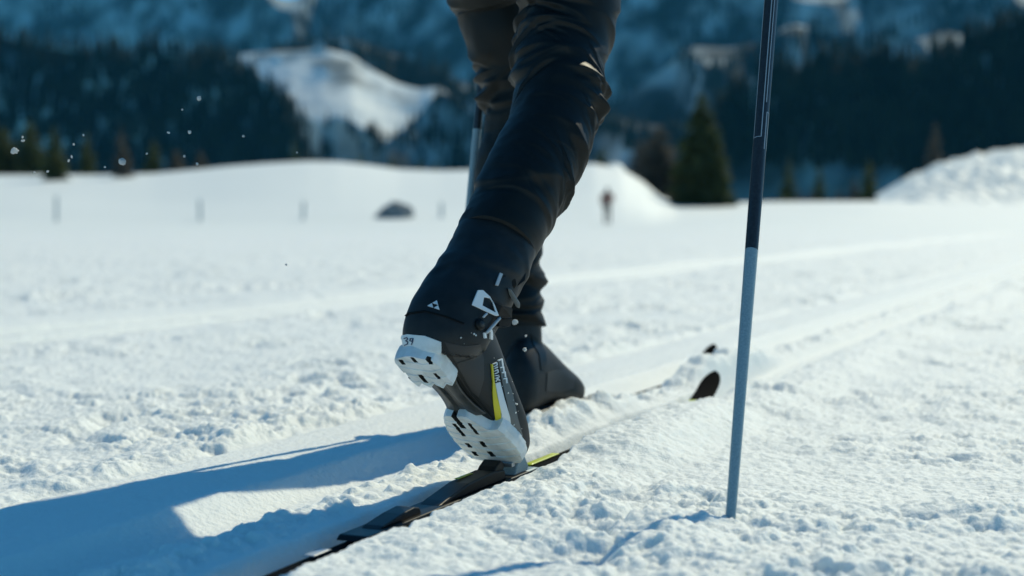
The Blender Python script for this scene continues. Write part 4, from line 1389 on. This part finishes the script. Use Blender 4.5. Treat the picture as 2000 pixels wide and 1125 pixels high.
# ------------------------------------------------------------------ poles
def build_pole(p0, p1, radii, label, split, lines=True):
    """p0 tip in the snow, p1 upper end; radii [(fraction, r)]"""
    p0, p1 = np.array(p0), np.array(p1)
    root = thing("ski_pole", p0, label, "ski pole")
    d = (p1 - p0); Lg = np.linalg.norm(d); d /= Lg
    f = np.array([0, -1.0, 0]); f -= d * (f @ d); f /= np.linalg.norm(f); r_ = np.cross(d, f)
    if r_[0] < 0: r_ = -r_
    fr = np.array([a for a, b in radii]); rr = np.array([b for a, b in radii])

    def tube(name, s0, s1, m, extra=0.0, n=30, seg=28, c0=True, c1=True):
        th = np.linspace(0, 2 * np.pi, seg, endpoint=False)
        V = []
        for s in np.linspace(s0, s1, n):
            R = np.interp(s, fr, rr) + extra
            V.append(p0 + d * s * Lg + R * (np.cos(th)[:, None] * r_ + np.sin(th)[:, None] * f))
        V = np.array(V)
        return adopt(root, mesh_obj(name, V.reshape(-1, 3), tube_faces(n, seg, c0, c1), m))
    tube("lower_shaft", 0.0, split, M_poleB, c1=False)
    tube("upper_shaft", split + 0.0002, 1.0, M_poleA, c0=False)

    def line(name, s0, a0, s1, a1, wd=0.0007):
        V = []
        for s in np.linspace(s0, s1, 12):
            k = (s - s0) / (s1 - s0) if s1 != s0 else 0
            an = math.radians(a0 + (a1 - a0) * k); R = np.interp(s, fr, rr) + 0.0003
            for e in (-wd / R, wd / R):
                V.append(p0 + d * s * Lg + R * (math.cos(an + e) * r_ + math.sin(an + e) * f))
        V = np.array(V)
        o = adopt(root, mesh_obj(name, V, grid_faces(12, 2), M_line, smooth=False))
        return o

    def cross(name, s, a0, a1, wd=0.0012):
        V = []
        for an in np.radians(np.linspace(a0, a1, 12)):
            R = np.interp(s, fr, rr) + 0.0003
            for e in (-wd / 2, wd / 2):
                V.append(p0 + d * (s * Lg + e) + R * (math.cos(an) * r_ + math.sin(an) * f))
        return adopt(root, mesh_obj(name, np.array(V), grid_faces(12, 2), M_line, smooth=False))
    if lines:
        sA = lines
        line("pinstripe", sA[0], 95, 1.0, 95); line("pinstripe", sA[0], 165, 1.0, 165); cross("pinstripe", sA[0], 95, 165)
        line("pinstripe", sA[0] - 0.012, 60, sA[1], 60); line("pinstripe", sA[0] - 0.012, 30, sA[1], 30); cross("pinstripe", sA[1], 30, 60)
        line("pinstripe", sA[1] + 0.01, 72, 1.0, 72)
    return root


# near pole leans forward: from its plant by the camera up to the hand ahead of the frame's top
tipP = P(1423, 1030, 1.885)
q0, q1 = POLE_N0, POLE_N1
dirp = (q1 - q0)
pole_top = q0 + dirp * 1.9
pole_tip = q0 - dirp * 0.07
fr_split = ((P(1466, 490, 1.885).z - pole_tip.z) / (pole_top.z - pole_tip.z))


def frac_at(py):
    """fraction along the near pole whose picture height is py"""
    best = None
    for s in np.linspace(0, 1, 2001):
        p = pole_tip + (pole_top - pole_tip) * s
        y = HY - (p.z - CAMH) / p.y * F
        if best is None or abs(y - py) < best[0]: best = (abs(y - py), s)
    return best[1]


build_pole(pole_tip, pole_top, [(0, .0055), (frac_at(1010), .0064), (frac_at(490), .0090), (frac_at(0), .0108), (1, .0112)],
           "near ski pole planted in rough snow, black above and steel blue below", frac_at(490), lines=(frac_at(275), frac_at(225)))
g0, g1 = POLE_F0, POLE_F1
gd = g1 - g0
fp = build_pole(g0, g0 + gd * 3.4, [(0, .0055), (0.25, .0082), (1, .009)], "far ski pole mostly hidden behind the black trouser legs", (POLE_F0 + (POLE_F1 - POLE_F0) * 3.4 - POLE_F0).length and (309.0 / 378.0) / 3.4, lines=None)

gdn = gd.normalized(); ga = gdn.orthogonal().normalized(); gb = gdn.cross(ga)
bk = []
for s_, r_ in ((0.035, .008), (0.030, .022), (0.022, .032), (0.020, .033), (0.021, .030), (0.029, .018)):
    bk.append([np.array(g0 + gdn * s_ + (ga * math.cos(t) + gb * math.sin(t)) * r_ * (1 if math.cos(t) > -.3 else .75)) for t in np.linspace(0, 2 * math.pi, 24, endpoint=False)])
bk = np.array(bk)
adopt(fp, mesh_obj("basket", bk.reshape(-1, 3), grid_faces(6, 24, True), M_blackp))

# ------------------------------------------------------------------ crumbs of snow in the air
crumb_me = []
for k in range(5):
    bm = bmesh.new(); bmesh.ops.create_icosphere(bm, subdivisions=3, radius=1)
    for v in bm.verts:
        c = v.co
        n = float(gnoise(np.array([c.x * 1.6 + k * 9]), np.array([c.y * 1.6 + c.z * 1.9]), 100 + k)[0]) + 0.6 * float(gnoise(np.array([c.x * 4 + k]), np.array([c.y * 4 - c.z * 4]), 110 + k)[0])
        v.co = c * (1 + 0.55 * n)
    me = bpy.data.meshes.new("snow_crumb"); bm.to_mesh(me); bm.free(); me.materials.append(M_snow)
    me.polygons.foreach_set("use_smooth", np.ones(len(me.polygons), bool))
    crumb_me.append(me)
named = {0: "largest snow crumb in the air at the far left", 3: "big oblong snow crumb flying before the slim brown larch", 4: "round snow crumb highest in the air before the dark wood",
         17: "round snow crumb flying just right of the boot's strap", 18: "oval snow crumb flying before the far boot", 21: "lone snow crumb over the pale field left of the raised boot"}
CR_ = [(28, 295, 8, 2.25), (45, 275, 4, 2.2), (44, 268, 3, 2.2), (238, 316, 8, 2.25), (389, 192, 4.5, 2.3), (370, 258, 4, 2.2), (329, 259, 3, 2.2), (385, 320, 3, 2.2), (163, 264, 2.6, 2.2), (144, 282, 2.6, 2.2),
       (140, 306, 2.6, 2.2), (134, 314, 3, 2.2), (93, 335, 2.4, 2.2), (67, 337, 2.2, 2.2), (205, 326, 2.4, 2.2), (475, 266, 3, 2.3), (360, 305, 3, 2.3), (1006, 629, 6.5, 2.10), (1025, 683, 4.5, 2.2),
       (1027, 656, 3, 2.2), (356, 214, 2.2, 2.25), (559, 517, 2.4, 2.2), (287, 300, 2.2, 2.2), (580, 298, 2.2, 2.2)]
for i, (x, y, r, Y) in enumerate(CR_):
    o = bpy.data.objects.new("snow_crumb", crumb_me[i % 5]); COL.objects.link(o)
    o.location = P(x, y, Y)
    s = 0.85 * r / F * Y
    o.scale = (s * random.uniform(0.9, 1.4), s, s * random.uniform(0.7, 1.0))
    o.rotation_euler = (random.uniform(0, 6), random.uniform(0, 6), random.uniform(0, 6))
    lab = named.get(i) or ("tiny snow crumb flying beside the black boots" if x > 900 else "tiny white snow crumb flying in the air before the left wood")
    tag(o, lab, "snow crumb", "snow crumbs kicked up in the air")

# ------------------------------------------------------------------ mountain air
HAZE = 0.55e-4
if HAZE:
    bm = bmesh.new()
    x0, x1, y0, y1, z0, z1 = -7500, 7500, -400, 5600, -60, 1300
    v = [bm.verts.new(c) for c in ((x0, y0, z0), (x1, y0, z0), (x1, y1, z0), (x0, y1, z0), (x0, y0, z1), (x1, y0, z1), (x1, y1, z1), (x0, y1, z1))]
    for f in ((0, 3, 2, 1), (4, 5, 6, 7), (0, 1, 5, 4), (1, 2, 6, 5), (2, 3, 7, 6), (3, 0, 4, 7)): bm.faces.new([v[i] for i in f])
    M_haze = bpy.data.materials.new("haze_air"); M_haze.use_nodes = True
    nt = M_haze.node_tree
    for n in list(nt.nodes):
        if n.type == 'BSDF_PRINCIPLED': nt.nodes.remove(n)
    pvn = nt.nodes.new("ShaderNodeVolumePrincipled")
    pvn.inputs["Color"].default_value = (0.10, 0.58, 1.0, 1)
    pvn.inputs["Density"].default_value = HAZE
    nt.links.new(pvn.outputs[0], nt.nodes["Material Output"].inputs["Volume"])
    hz = bm_obj("haze", bm, M_haze)
    tag(hz, "thin blue mountain air between the snow field and the far slopes", kind="stuff")
